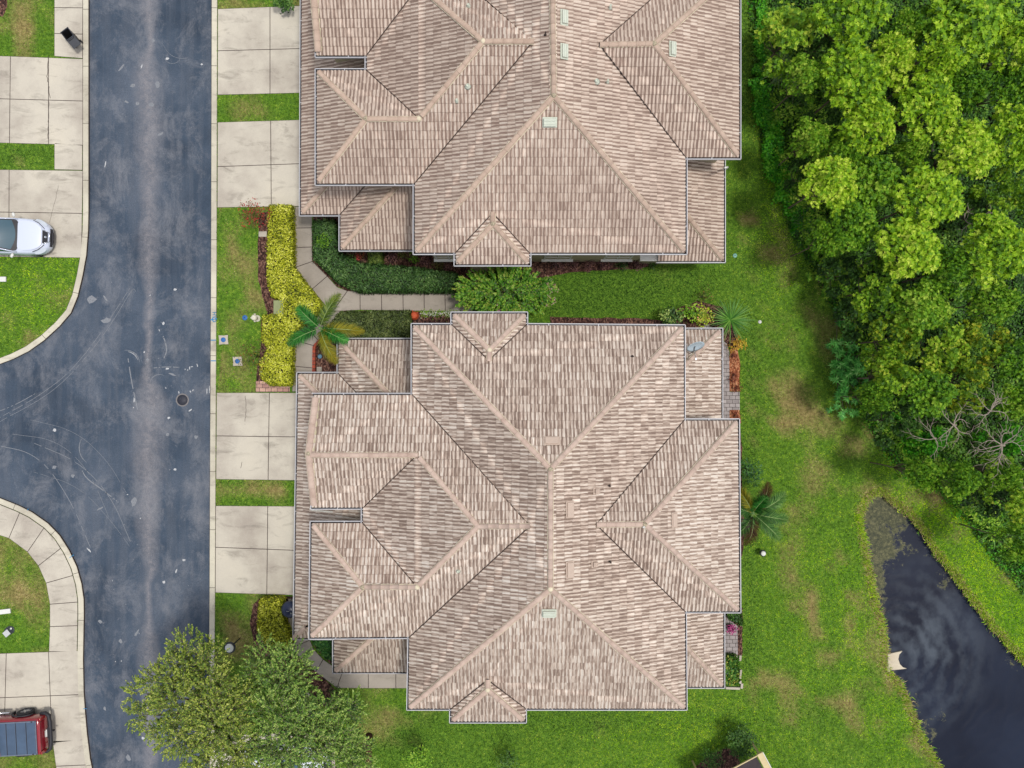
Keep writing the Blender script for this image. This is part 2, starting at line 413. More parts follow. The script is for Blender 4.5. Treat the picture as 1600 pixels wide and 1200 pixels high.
# turf tones: dry thatch, lush growth, and painted-in shade by walls and trees (photo px x, y, radius x, radius y, amount)
DRY = [(1295, 655, 42, 40, .8), (1322, 692, 30, 22, .85), (1285, 500, 36, 55, .6), (1300, 460, 35, 30, .5), (1272, 960, 8, 40, 1.0), (1278, 990, 12, 14, .9),
       (1240, 620, 40, 70, .55), (1250, 820, 30, 80, .35), (1270, 730, 30, 60, .5), (1215, 450, 25, 25, .3), (1205, 370, 30, 30, .45), (1310, 860, 30, 80, .25), (1250, 1100, 60, 40, .22), (1330, 1090, 40, 60, .22),
       (30, 40, 60, 60, .75), (20, 900, 50, 90, .55), (60, 970, 30, 50, .6), (30, 1185, 60, 20, .4), (376, 430, 26, 90, .45), (372, 560, 22, 60, .3), (403, 170, 60, 12, .6), (400, 768, 55, 12, .65), (365, 990, 30, 60, .85),
       (590, 1110, 60, 30, .55), (650, 1100, 20, 20, .4), (410, 6, 60, 8, .7), (1545, 900, 60, 25, .15), (1500, 830, 18, 14, .6), (1440, 770, 30, 20, .5), (60, 480, 50, 40, .25), (30, 240, 40, 12, .25),
       (1365, 900, 9, 80, .75), (1352, 850, 10, 60, .7), (1392, 1060, 10, 20, .7), (1440, 1140, 12, 40, .6), (1420, 795, 12, 12, .7), (1500, 905, 10, 22, .5), (1540, 960, 10, 25, .5), (1375, 768, 30, 8, .5)]
LUSH = [(1540, 900, 90, 110, 1.0), (1470, 800, 80, 50, 1.0), (1530, 870, 60, 60, 1.0), (1330, 960, 40, 120, .5), (1390, 1130, 50, 60, .5), (1600, 980, 60, 70, 1.0), (1215, 250, 30, 120, .25), (60, 450, 70, 60, .45), (1225, 330, 40, 110, .6), (1100, 1150, 160, 60, .35), (1270, 930, 90, 200, .25), (1400, 720, 40, 30, .6), (360, 600, 30, 30, .2)]
DEEP_SHADE = [(950, 455, 130, 50, 1.2), (1060, 440, 60, 40, .8), (620, 1160, 120, 50, .75), (900, 1125, 260, 22, .7), (1172, 700, 14, 260, .7), (1170, 1000, 14, 90, .6), (1165, 130, 14, 160, .6), (700, 490, 60, 20, .8), (30, 245, 50, 20, .55), (400, 785, 70, 8, .5), (400, 755, 70, 6, .4), (1310, 545, 25, 40, .7), (1170, 420, 60, 40, .4), (780, 1160, 120, 50, .4)]
def field(P, L):
    r = np.zeros(len(P))
    for x, y, rx, ry, a in L:
        c = W(x, y); r = np.maximum(r, a*np.exp(-(((P[:, 0]-c.x)/(rx*K0))**2+((P[:, 1]-c.y)/(ry*K0))**2)*.9))
    return r
def f_dry(P):
    n = vnoise(P[:, 0], P[:, 1], 1.1, 5); m = vnoise(P[:, 0], P[:, 1], 4.0, 3, 9)
    return np.clip((field(P, DRY)*1.15+.25*(m-.5)+(n-.5)*2.6-.18)*1.0, 0, .92)*(field(P, DRY) > .02)+np.clip((n*.6+m*.7-.86)*2.2, 0, .4)*(1-field(P, DEEP_SHADE))
def f_lush(P): return np.clip(field(P, LUSH)*(1.0+.6*vnoise(P[:, 0], P[:, 1], 1.5, 3, 5)), 0, 1)
def f_deep_shade(P): return np.clip(field(P, DEEP_SHADE)*(.6+.8*vnoise(P[:, 0], P[:, 1], 2.0, 3, 3)), 0, 1)

gx, gy = np.meshgrid(np.arange(-29, 29.1, .5), np.arange(-22, 22.1, .5)); G = np.c_[gx.ravel(), gy.ravel()]
G = G[~inpoly(G, ROAD) & ~inpoly(G, POND) & (edge_dist(G, ROAD) > .15) & (edge_dist(G, POND) > .2)]
struct(cdt_sheet('ground', [(-300, -300), (300, -300), (300, 300), (-300, 300)], [ROAD_CL := [p for p in ROAD], POND], 0.0, M_LAWN, G, {'dry': f_dry}))
struct(cdt_sheet('road', inset(ROAD, -.12), [], -.11, M_ASPH))
gw = G if False else np.c_[gx.ravel(), gy.ravel()]; gw = gw[inpoly(gw, POND) & (edge_dist(gw, POND) > .15)]
SCUM = [(1405, 815, 26, 26, .75), (1410, 860, 24, 30, .5), (1375, 800, 34, 40, 1.0), (1378, 850, 30, 40, .9), (1372, 900, 16, 70, .85), (1382, 960, 9, 60, .6), (1440, 860, 24, 26, .35), (1478, 905, 14, 40, .5), (1470, 960, 30, 40, .12), (1455, 1150, 14, 40, .55), (1475, 1130, 8, 18, .6), (1590, 1040, 20, 14, .55), (1436, 1110, 10, 40, .5), (1400, 1060, 12, 12, .5)]
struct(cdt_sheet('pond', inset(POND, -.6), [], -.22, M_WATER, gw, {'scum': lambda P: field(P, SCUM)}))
def ribbon(name, pts, prof, mat, closed=True, inner=None):
    """prof: list of (offset outwards, z); swept round pts"""
    loops = [inset(pts, -o) for o, z in prof]; n = len(pts); V = []; F = []
    for L, (o, z) in zip(loops, prof): V += [(x, y, z) for x, y in L]
    for i in range(len(prof)-1):
        for k in range(n if closed else n-1):
            F.append([i*n+k, i*n+(k+1) % n, (i+1)*n+(k+1) % n, (i+1)*n+k])
    me = fastmesh(name, V, F, mat); bm = bmesh.new(); bm.from_mesh(me); bmesh.ops.recalc_face_normals(bm, faces=bm.faces); bm.to_mesh(me); bm.free()
    return link(name, me)
struct(ribbon('pond_bank', POND, [(.0, .0), (-.05, -.08), (-.12, -.24), (-.4, -.6)], M_BANK))
# ------------------------------------------------------------------ kerbs, drives, walks
def resample(pts, cuts=None):
    return pts
def poly_len(p): return sum(math.dist(p[i], p[i+1]) for i in range(len(p)-1))
def cut_line(pts, a, b):
    out = []; s = 0
    for i in range(len(pts)-1):
        L = math.dist(pts[i], pts[i+1]); p, q = Vector(pts[i]), Vector(pts[i+1])
        if s+L > a and s < b:
            t0 = max(0, (a-s)/L); t1 = min(1, (b-s)/L)
            if not out: out.append(tuple(p.lerp(q, t0)))
            out.append(tuple(p.lerp(q, t1)))
        s += L
    return out
def offset_line(pts, d):
    """d > 0 to the left of travel"""
    out = []
    for i in range(len(pts)):
        a = Vector(pts[max(0, i-1)]); b = Vector(pts[min(len(pts)-1, i+1)]); e = (b-a).normalized()
        out.append(tuple(Vector(pts[i])+Vector((-e.y, e.x))*d))
    return out
KW = 9.3*K0
def kerb(px, side, seglen=3.0, start=0.0):
    pts = gpoly(px); L = poly_len(pts); mb = MB(); a = start
    prof = [(0, -.14), (.012, .005), (.04, .024), (KW-.03, .024), (KW-.006, .0), (KW-.006, -.14)]
    while a < L:
        seg = cut_line(pts, a+.012, min(L, a+seglen)-.012); a += seglen
        if len(seg) < 2: continue
        loops = [[(x, y, z) for x, y in offset_line(seg, side*o)] for o, z in prof]; n = len(seg)
        V = [v for l in loops for v in l]; F = []
        for i in range(len(prof)-1):
            for k in range(n-1):
                f = [i*n+k, i*n+k+1, (i+1)*n+k+1, (i+1)*n+k]; F.append(f if side > 0 else f[::-1])
        for e in (0, n-1):
            f = [i*n+e for i in range(len(prof))]; F.append(f)
        mb.add(V, F)
    o = struct(mb.build('curb', M_CURB))
    under = [(x, y) for x, y in offset_line(pts, 0)]+[(x, y) for x, y in offset_line(pts, side*(KW+.0))][::-1]
    COVER.append(under)
    u = MB().prism(under, -.1, .006); v = u.build('curb_bed', M_FELT); struct(v)
kerb(ROAD_W_N, -1, 2.95, 28.7-22); kerb(ROAD_W_S, -1, 2.5, .6); kerb(ROAD_E, -1, 3.0, 1.2)

def quad_px(*p): return list(p)
def slabs(name, polys, mat=M_CONC, z=.02, gap=.017, base=True, extra=None):
    """one paved area laid as separate slabs, with dark joints between"""
    mb = MB()
    for q in polys:
        g = inset(gpoly(q), gap); t = inset(g, .012)
        n = len(g); a = sum(g[i-1][0]*g[i][1]-g[i][0]*g[i-1][1] for i in range(n))
        if a < 0: g = g[::-1]; t = t[::-1]
        V = [(x, y, -.06) for x, y in g]+[(x, y, z-.006) for x, y in g]+[(x, y, z) for x, y in t]
        F = [[i, (i+1) % n, (i+1) % n+n, i+n] for i in range(n)]+[[i+n, (i+1) % n+n, (i+1) % n+2*n, i+2*n] for i in range(n)]
        tr = tessellate_polygon([[Vector((x, y, 0)) for x, y in t]])
        for f in tr:
            (ax, ay), (bx, by), (cx, cy) = [t[i] for i in f]
            f = list(f) if (bx-ax)*(cy-ay)-(by-ay)*(cx-ax) > 0 else list(f)[::-1]
            F.append([i+2*n for i in f])
        mb.add(V, F); COVER.append(gpoly(q))
    if base:
        b = MB()
        for q in polys: b.prism(gpoly(q), -.05, .005+.0)
        struct(b.build(name+'_bed', M_FELT))
    return struct(mb.build(name, mat))
def rows(xs_top, xs_bot, ys_l, ys_r):
    """grid of slabs; xs at the top and bottom edge, ys at the left and right edge"""
    P = lambda i, j: ((xs_top[i]+(xs_bot[i]-xs_top[i])*(ys_l[j]-ys_l[0])/(ys_l[-1]-ys_l[0])),
                      ys_l[j]+(ys_r[j]-ys_l[j])*(xs_top[i]-xs_top[0])/(xs_top[-1]-xs_top[0]))
    return [[P(i, j), P(i+1, j), P(i+1, j+1), P(i, j+1)] for i in range(len(xs_top)-1) for j in range(len(ys_l)-1)]
# drives of the two houses (they run under the eaves to the garage doors)
slabs('driveway', rows([340.3, 422, 492], [340, 422, 492], [14, 79.5, 148.5], [8, 75.5, 145]))
slabs('driveway', rows([340, 423, 492], [339.5, 424, 492], [191, 260.5, 324.5], [186.5, 255, 322]))
slabs('driveway', rows([338.5, 421, 492], [337.5, 419, 492], [613.5, 681, 749], [613.5, 683, 751]))
slabs('driveway', rows([337, 418.5, 492], [336.5, 417, 492], [790, 855, 926], [791, 861, 931]))
slabs('driveway', rows([336, 420, 524], [336, 420, 524], [1150, 1215, 1280], [1140, 1205, 1275]))
# across the street
slabs('driveway', rows([-90, 16.5, 76, 129.6], [-90, 15, 76, 129.6], [84, 152, 221], [92, 158, 227]))
slabs('driveway', rows([-90, 14.5, 129.6], [-90, 14, 127.5], [264, 330, 400], [266.5, 333.5, 403]))
slabs('driveway', rows([-90, 10, 76, 124.5], [-90, 6, 82, 129.5], [1024, 1094, 1180], [1016.5, 1085, 1156]))
slabs('sidewalk', [[(85, -60), (129.5, -60), (129.5, 12.5), (85, 12)], [(85, 12), (129.5, 12.5), (129.3, 53.5), (85, 52.5)], [(85, 52.5), (129.3, 53.5), (129.3, 91.5), (85, 88)],
                   [(85, 223), (129, 227), (129, 266), (85, 265)]])
_in = [(-140, 812), (-40, 824), (9, 838.5), (22.5, 846), (39, 858), (52.5, 873), (60, 885), (67.5, 900), (73.5, 915), (77, 930), (78, 960), (76.5, 988)]
_in = [(-150, 812), (-95, 816), (-45, 822), (14, 841), (43, 862.5), (60, 884), (72, 911), (78, 944), (78, 979), (76.5, 1018)]
_out = [(-150, 772), (-90, 773), (-30, 780), (30, 801.5), (64, 830), (90, 859), (111, 899), (120.5, 940), (121.5, 978), (121, 1016.5)]
_kb = [(x, y) for x, y in offset_line([(x, -y) for x, y in ROAD_W_S], -9.6)]; _kb = [(x, -y) for x, y in _kb]
def _ki(p): return min(range(len(_kf)), key=lambda i: math.dist(_kf[i], p))
_kf = []
for a_, b_ in zip(_kb[:-1], _kb[1:]):
    if a_[0] < -400: a_ = (-200, a_[1])
    for k in range(12): _kf.append((a_[0]+(b_[0]-a_[0])*k/12, a_[1]+(b_[1]-a_[1])*k/12))
def walk_slab(i0, o0, o1, i1):
    a_, b_ = _ki(o0), _ki(o1); return [i0]+_kf[a_:b_+1:3]+([_kf[b_]] if (b_-a_) % 3 else [])+[i1]
slabs('sidewalk', [walk_slab(_in[i], _out[i], _out[i+1], _in[i+1]) for i in range(9)]+[[(82, 1157), (129.5, 1155.5), (134.5, 1195), (87.5, 1197)], [(87.5, 1197), (134.5, 1195), (143, 1250), (95, 1252)]])
# entrance walk of the north house and the planter side of the south house
slabs('walkway', [[(457.4, 323), (488, 322), (488, 356), (457.6, 356.5)], [(457.6, 356.5), (488, 356), (488, 386), (457.8, 387)], [(457.8, 387), (488, 386), (488.3, 408.5), (458, 419)],
                  [(458, 419), (488.3, 408.5), (511.5, 431.5), (487.5, 452)], [(487.5, 452), (511.5, 431.5), (527, 448.5), (543, 454.5), (520, 486.5), (509, 478)],
                  [(543, 454.5), (562.5, 454.5), (562.8, 484.5), (533, 486), (520, 486.5)], [(562.5, 454.5), (596, 454.5), (596.5, 485), (562.8, 484.5)], [(596, 454.5), (629.5, 454.5), (630, 485.5), (596.5, 485)],
                  [(629.5, 454.5), (662.5, 454.5), (663, 486), (630, 485.5)], [(662.5, 454.5), (695, 454.5), (696, 486.5), (663, 486)], [(695, 454.5), (722, 454.5), (740, 487), (696, 486.5)],
                  [(509, 478), (520, 486.5), (533, 486), (498, 532), (482, 516)], [(482, 516), (498, 532), (490, 540), (457.5, 531), (462, 520)],
                  [(457.5, 531), (490, 540), (489.5, 575), (457, 572)], [(457, 572), (489.5, 575), (489.5, 612), (456.5, 612)]], M_WALK)
slabs('walkway', [[(450, 935), (492, 935), (484.5, 1000), (453.5, 1013), (450, 1003)], [(453.5, 1013), (484.5, 1000), (490.5, 1014.5), (505, 1030), (493.5, 1050)],
                  [(493.5, 1050), (505, 1030), (524, 1043), (534, 1053), (526.5, 1075)], [(526.5, 1075), (534, 1053), (575.5, 1044), (575.5, 1075.5)], [(575.5, 1044), (618.5, 1044), (618.5, 1075.5), (575.5, 1075.5)], [(618.5, 1044), (662, 1044), (662, 1075.5), (618.5, 1075.5)]], M_WALK)
def smooth_open(pts):
    for _ in range(3):
        q = [pts[0]]
        for a, b in zip(pts[:-1], pts[1:]): q += [(a[0]*.75+b[0]*.25, a[1]*.75+b[1]*.25), (a[0]*.25+b[0]*.75, a[1]*.25+b[1]*.75)]
        pts = q+[pts[-1]]
    return pts
# hairline cracks and stains lie on the slabs
def crack(px, w=.012, z=.0225, name='crack'):
    r = random.Random(len(px)+int(px[0][0])); pts = []
    for i in range(len(px)-1):
        for k in range(6):
            t = k/6; pts.append((px[i][0]*(1-t)+px[i+1][0]*t+r.uniform(-.7, .7), px[i][1]*(1-t)+px[i+1][1]*t+r.uniform(-.7, .7)))
    g = gpoly(pts); mb = MB(); L = offset_line(g, w/2); R = offset_line(g, -w/2); n = len(g)
    mb.add([(x, y, z) for x, y in L]+[(x, y, z) for x, y in R], [[k, k+n, k+1+n, k+1] for k in range(n-1)])
    return struct(mb.build('driveway_crack', M_FELT))
crack([(76, 88), (74, 120), (77, 140), (79, 157)], .03); crack([(77, 158), (76, 190), (74.5, 223)], .022); crack([(91, 290), (88, 310), (82, 330), (77, 352)], .014)
crack([(383, 618), (385, 640), (383, 662)], .02); crack([(378, 722), (376, 733)], .02)

M_PAVER = None
def m_paver(name, cols, sc=5.2):
    t = NT(name); p = t.world(); b = t.node('ShaderNodeTexBrick'); t.put(b.inputs['Vector'], p)
    b.inputs['Scale'].default_value = 1; b.inputs['Brick Width'].default_value = .3; b.inputs['Row Height'].default_value = .2; b.inputs['Mortar Size'].default_value = .012
    b.inputs['Color1'].default_value = S(*cols[0]); b.inputs['Color2'].default_value = S(*cols[1]); b.inputs['Mortar'].default_value = S(70, 62, 58)
    c = t.mix(.5, b.outputs['Color'], t.ramp(t.noise(p, 5, 5, .7), [(.3, .3), (.7, .75)]), 'OVERLAY'); t.col(c); t.rough(.9)
    t.bump(b.outputs['Fac'], .3, -.01); return t.m
M_PAVER_PINK = m_paver('pink_paver', ((206, 168, 150), (170, 130, 120))); M_PAVER_GREY = m_paver('grey_paver', ((168, 160, 158), (148, 140, 138)))
slabs('paver_strip', [[(400, 595.5), (421, 595.5), (421, 604), (453, 604), (453, 612.5), (400, 612.5)]], M_PAVER_PINK, .03, 0)
slabs('patio', [[(1100, 500), (1127, 530), (1135, 537), (1139, 548), (1139.5, 612), (1155.5, 612), (1155.5, 640.5), (1139.5, 640.5), (1139.5, 662), (1100, 662)]], M_PAVER_GREY, .05, 0)
slabs('patio', [[(1100, 950), (1134, 950), (1139, 966), (1152, 978), (1152.5, 1022.5), (1100, 1022.5)]], M_PAVER_GREY, .05, 0)

# planting beds: sheets of bark a little above the turf
def bed(px, mat=M_MULCH, name='mulch_bed', z=.012):
    g = gpoly(px); r = random.Random(int(px[0][0])); P = []
    for i in range(len(g)):
        a, b = Vector(g[i]), Vector(g[(i+1) % len(g)]); n = max(1, int((b-a).length/.25))
        for k in range(n): q = a.lerp(b, k/n); P.append((q.x+r.uniform(-.03, .03), q.y+r.uniform(-.03, .03)))
    o = struct(MB().prism(P, -.02, z).build(name, mat)); COVER.append(P); return o
bed([(407, 332), (424, 330), (460, 322), (458, 420), (508, 478), (482, 516), (456, 534), (456, 604), (421, 604), (421, 596), (400, 596), (402, 575), (408, 540), (408, 500), (418, 490), (412, 470), (404, 440), (402, 380)])
bed([(489, 338), (535, 338), (535, 385), (715, 385), (905, 385), (1030, 385), (1030, 412), (1000, 420), (950, 422), (900, 425), (715, 455), (543, 454), (526, 447), (488, 408)])
bed([(537, 486), (700, 487), (712, 480), (712, 535), (640, 535), (500, 535), (510, 505)])
bed([(490, 530), (535, 525), (535, 600), (489, 600)])
bed([(1030, 515), (1050, 485), (1090, 470), (1130, 480), (1150, 520), (1157, 545), (1130, 540), (1100, 530)])
bed([(860, 495), (1010, 498), (1060, 505), (1060, 530), (860, 530)])
bed([(1139.5, 545), (1152, 543), (1156, 560), (1156, 612), (1139.5, 612)], M_OMULCH, 'orange_mulch_bed'); bed([(1139.5, 640), (1156, 640), (1158, 662), (1139, 662)], M_OMULCH, 'orange_mulch_bed')
bed([(1154, 655), (1160, 700), (1159, 760), (1164, 830), (1160, 870), (1140, 870), (1140, 655)])
bed([(408, 932), (470, 932), (470, 1000), (452, 1012), (480, 1040), (500, 1052), (530, 1085), (540, 1100), (500, 1105), (450, 1095), (400, 1020), (390, 975), (396, 945)])
bed([(1134, 950), (1160, 950), (1160, 1024), (1152, 1024), (1152, 978), (1139, 966)])
bed([(1085, 1200), (1110, 1178), (1135, 1168), (1150, 1172), (1160, 1200), (1160, 1300), (1060, 1300)])
bed([(-60, -60), (8, -60), (11, 10), (5, 26), (-60, 30)])
bed([(490, 995), (530, 995), (530, 1042), (515, 1035), (490, 1010)])
_wr = random.Random(6); _wf = inset(WOOD, .9); _wf2 = []
for i in range(len(_wf)):
    a_, b_ = Vector(_wf[i]), Vector(_wf[(i+1) % len(_wf)]); n_ = max(1, int((b_-a_).length/.3))
    for k in range(n_): q_ = a_.lerp(b_, k/n_); _wf2.append((q_.x+_wr.uniform(-.25, .25), q_.y+_wr.uniform(-.25, .25)))
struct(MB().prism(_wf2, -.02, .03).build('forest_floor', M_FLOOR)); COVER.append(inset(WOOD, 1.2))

# road markings, scuffs and the manhole
M_SCUFF = simple('road_scuff', S(132, 136, 142), .9, var=.25, sc=20)
M_MARK = simple('road_paint', S(190, 192, 194), .8, var=.15, sc=20)
def marks():
    r = random.Random(9); mb = MB(); sc = MB()
    def blob(m, x, y, rx, ry, rot=0, z=-.104):
        c = W(x, y); n = 9; V = []
        for k in range(n):
            a = 2*math.pi*k/n; q = r.uniform(.6, 1.15); X = math.cos(a)*rx*q*K0; Y = math.sin(a)*ry*q*K0
            V.append((c.x+X*math.cos(rot)-Y*math.sin(rot), c.y+X*math.sin(rot)+Y*math.cos(rot), z))
        m.add(V, [list(range(n))])
    for x, y, l, w, a in [(208, 625, 1.2, 4.5, 0), (207, 637, 1, 1.3, 0), (272, 734, 2.5, 2, 0), (262, 653, 2.6, 2.2, .4), (278, 613, 1, 2.5, .3), (300, 610, 1, 2, -.3), (296, 612, .9, 2, .4), (326, 608, .8, 6, 0), (322, 611, .8, 5, 0),
                          (224, 550, 1.5, 1.5, 0), (229, 562, 3, 3, 0), (268, 585, 7, 1.6, -.3), (295, 575, .9, 3, 0), (299, 573, 2.2, .8, 0), (288, 577, 1, 1, 0), (292, 578, 1, 1, 0), (307, 571, .8, 3, .3),
                          (296, 641, 4, 1.4, .5), (260, 576, 3, 1.4, 0), (305, 683, 3.4, 3.2, 0), (260, 679, 3.4, 2.8, .3), (272, 452, 3, 1.8, 0), (254, 505, 2.8, 3, 0), (164, 500, 8, 4, .2), (163, 466, 2, 7, .5), (141, 468, 8, 7, .1),
                          (238, 62, 3, 4, 0), (244, 130, 4, 6, .2), (206, 133, 4, 3, .5), (213, 161, 4, 3, .5), (235, 162, 5, 4, 0), (250, 208, 6, 2, .4), (220, 102, 1, 4, -.3), (196, 158, 5, 2, -.6), (188, 105, 2, 7, -.7), (163, 255, 1, 6, -.2),
                          (255, 910, 2.6, 2.6, .3), (274, 893, 1.4, 4, -.3), (286, 876, 2.5, 2.5, .5), (260, 90, 3, 2, .2), (314, 99, 2, 1.6, 0), (187, 1003, 3, 3.6, -.4), (212, 990, 2, 7, -.5), (162, 1108, 2.4, 4, .4), (199, 1185, 4, 6, .3),
                          (222, 1155, 3, 2.6, 0), (188, 1034, 1, 1, 0), (179, 1035, 1, 1, 0), (155, 972, 3, 4, .5), (137, 860, 1.6, 5, .8), (155, 795, 6, 1.6, .5), (112, 744, 3, 3, .8), (208, 784, 5, 8, -.5), (83, 730, 4, 3, .3), (83, 672, 3, 2.6, 0)]:
        blob(mb if w*l < 9 else sc, x, y, l, w, a)
    for k in range(36):
        x = r.gauss(230, 50); y = r.choice([r.uniform(380, 1000), r.uniform(0, 1200)])
        if not 146 < x < 322: continue
        blob(sc if r.random() < .75 else mb, x, y, r.uniform(.4, 1.8), r.uniform(.3, 1.0), r.uniform(0, 3), -.1045+r.uniform(0, .001))
    # crescent scuff bloom and turning arcs
    def arc(cx, cy, rad, a0, a1, w, m=mb):
        n = 20; V = []
        for i in range(n+1):
            a = math.radians(a0+(a1-a0)*i/n); rw = w*(.3+.7*math.sin(math.pi*i/n))*r.uniform(.6, 1.1)
            for q in (-rw/2, rw/2):
                c = W(cx+math.cos(a)*(rad+q), cy-math.sin(a)*(rad+q)); V.append((c.x, c.y, -.1035))
        m.add(V, [[2*i, 2*i+1, 2*i+3, 2*i+2] for i in range(n)])
    arc(195, 569, 22, 10, 95, 1.2, sc); arc(195, 569, 20, 20, 80, 1); arc(248, 600, 15, 60, 170, 1.0, sc); arc(235, 540, 22, -20, 40, .8, sc)
    arc(150, 700, 28, 150, 235, 1.4, sc); arc(283, 60, 30, 200, 290, .6, sc); arc(268, 84, 14, 190, 340, .6, sc)
    def track(px, w, m=sc):
        g = gpoly(smooth_open(px), -.1); run = []; L = offset_line(g, w/2); R = offset_line(g, -w/2)
        for k in range(len(g)-1):
            if r.random() < .86: m.add([(*L[k], -.1032), (*L[k+1], -.1032), (*R[k+1], -.1032), (*R[k], -.1032)], [[0, 3, 2, 1]])
    track([(-20, 664), (0, 652), (45, 628), (75, 608), (105, 585), (144, 540), (176, 492), (203, 450)], .02); track([(-20, 672), (0, 658), (50, 632), (82, 611), (112, 584), (148, 542), (178, 500), (208, 448), (212, 456)], .018)
    track([(0, 642), (25, 632), (55, 615)], .03); track([(200, 560), (206, 600), (215, 640)], .05); track([(255, 525), (262, 545), (256, 560)], .05)
    track([(128, 735), (135, 748), (160, 765), (185, 785)], .05); track([(240, 575), (258, 573), (280, 574)], .04)
    for k in range(5):
        x0 = r.uniform(-10, 60); y0 = r.uniform(655, 740); track([(x0, y0), (x0+70, y0+r.uniform(5, 30)), (x0+120, y0+r.uniform(50, 90)), (x0+150, y0+r.uniform(110, 170))], r.uniform(.012, .03))
    struct(sc.build('road_scuffs', M_SCUFF)); struct(mb.build('road_markings', M_MARK))
marks()
mh = empty('manhole_cover', 'round dark manhole cover with pale ring in the asphalt', 'manhole cover', W(285, 625, -.11))
MB().lathe([(.27, 0), (.27, .012), (.0, .014)], seg=32).build('lid', simple('cast_iron', S(52, 54, 64), .6), mh)
MB().lathe([(.275, 0), (.275, .013), (.33, .013), (.34, .004)], seg=32, cap=False).build('ring', simple('iron_ring', S(128, 124, 124), .7), mh)
# blue survey letters sprayed on the kerb
M_BLUE = simple('blue_spray', S(40, 130, 180), .6, var=.2, sc=30)
def spray_text(body, px, py, size, mat, rz, z=.0255, name='curb_marking'):
    cu = bpy.data.curves.new(name, 'FONT'); cu.body = body; cu.size = size; cu.extrude = 0; cu.align_x = 'CENTER'; cu.align_y = 'CENTER'; cu.space_character = 1.0; cu.offset = .008
    o = bpy.data.objects.new(name, cu); COL.objects.link(o); dg = bpy.context.evaluated_depsgraph_get(); me = bpy.data.meshes.new_from_object(o.evaluated_get(dg))
    bpy.data.objects.remove(o); me.materials.clear(); me.materials.append(mat); q = link(name, me); c = W(px, py); q.location = (c.x, c.y, z); q.rotation_euler = (0, 0, rz); return struct(q)
spray_text('HYD', 334.8, 495.5, .26, simple('blue_grey_spray', S(70, 120, 150), .6, var=.25, sc=30), -math.pi/2)
mbk = MB()
for y in (531.5, 563.8): mbk.box((W(333.7, y).x, W(333.7, y).y, .0268), (.26, .05, .002))
mbk.box((W(334, 499).x, W(334, 499).y, .0268), (.36, .05, .002), .2); mbk.box((W(333, 499).x-.0, W(334, 499).y+.07, .0272), (.16, .04, .002), .8); mbk.box((W(333, 499).x, W(334, 499).y-.07, .0272), (.16, .04, .002), -.8)
struct(mbk.build('curb_marking', M_BLUE))
mbk = MB()
for x, y, rz, l in [(112.5, 869, .6, .28), (44, 796, 1.0, .1), (133, 1107, .1, .2)]: mbk.box((W(x, y).x, W(x, y).y, .0268), (l, .03, .002), rz)
struct(mbk.build('curb_marking', M_BLUE))
# ------------------------------------------------------------------ the two tiled houses
PITCH = .42
class Plane:
    def __init__(s, a, b, ze, inside, z_of=None):
        A, B = W(*a, ze), W(*b, ze); e = (B-A); e.z = 0; e.normalize(); n = Vector((-e.y, e.x, 0))
        I = W(*inside, ze+.6)
        if (I-A).dot(n) < 0: n = -n; e = -e
        s.A, s.e, s.n, s.ze = A, e, n, ze
    def z(s, x, y): return s.ze+PITCH*((x-s.A.x)*s.n.x+(y-s.A.y)*s.n.y)
    def hit(s, px, py):
        # point on the plane seen at the pixel
        q = W(px, py, 0); C = Vector((0, 0, CAM_H)); d = q-C
        # C + t d : z = ze + P * ((xy - A).n)
        num = s.ze+PITCH*(Vector((C.x-s.A.x, C.y-s.A.y, 0)).dot(s.n))-C.z
        den = d.z-PITCH*(d.x*s.n.x+d.y*s.n.y); t = num/den
        return C+d*t
TW, CL = .165, .375          # tile pitch across, exposure up the slope
CP = math.cos(math.atan(PITCH)); SPN = math.sin(math.atan(PITCH))
def clip_tri(poly, tri):
    for i in range(3):
        a, b = tri[i], tri[(i+1) % 3]; out = []
        f = lambda p: (b[0]-a[0])*(p[1]-a[1])-(b[1]-a[1])*(p[0]-a[0])
        for k in range(len(poly)):
            p, q = poly[k-1], poly[k]; fp, fq = f(p), f(q)
            if (fp >= 0) != (fq >= 0):
                t = fp/(fp-fq); out.append((p[0]+(q[0]-p[0])*t, p[1]+(q[1]-p[1])*t))
            if fq >= 0: out.append(q)
        poly = out
        if len(poly) < 3: return []
    return poly
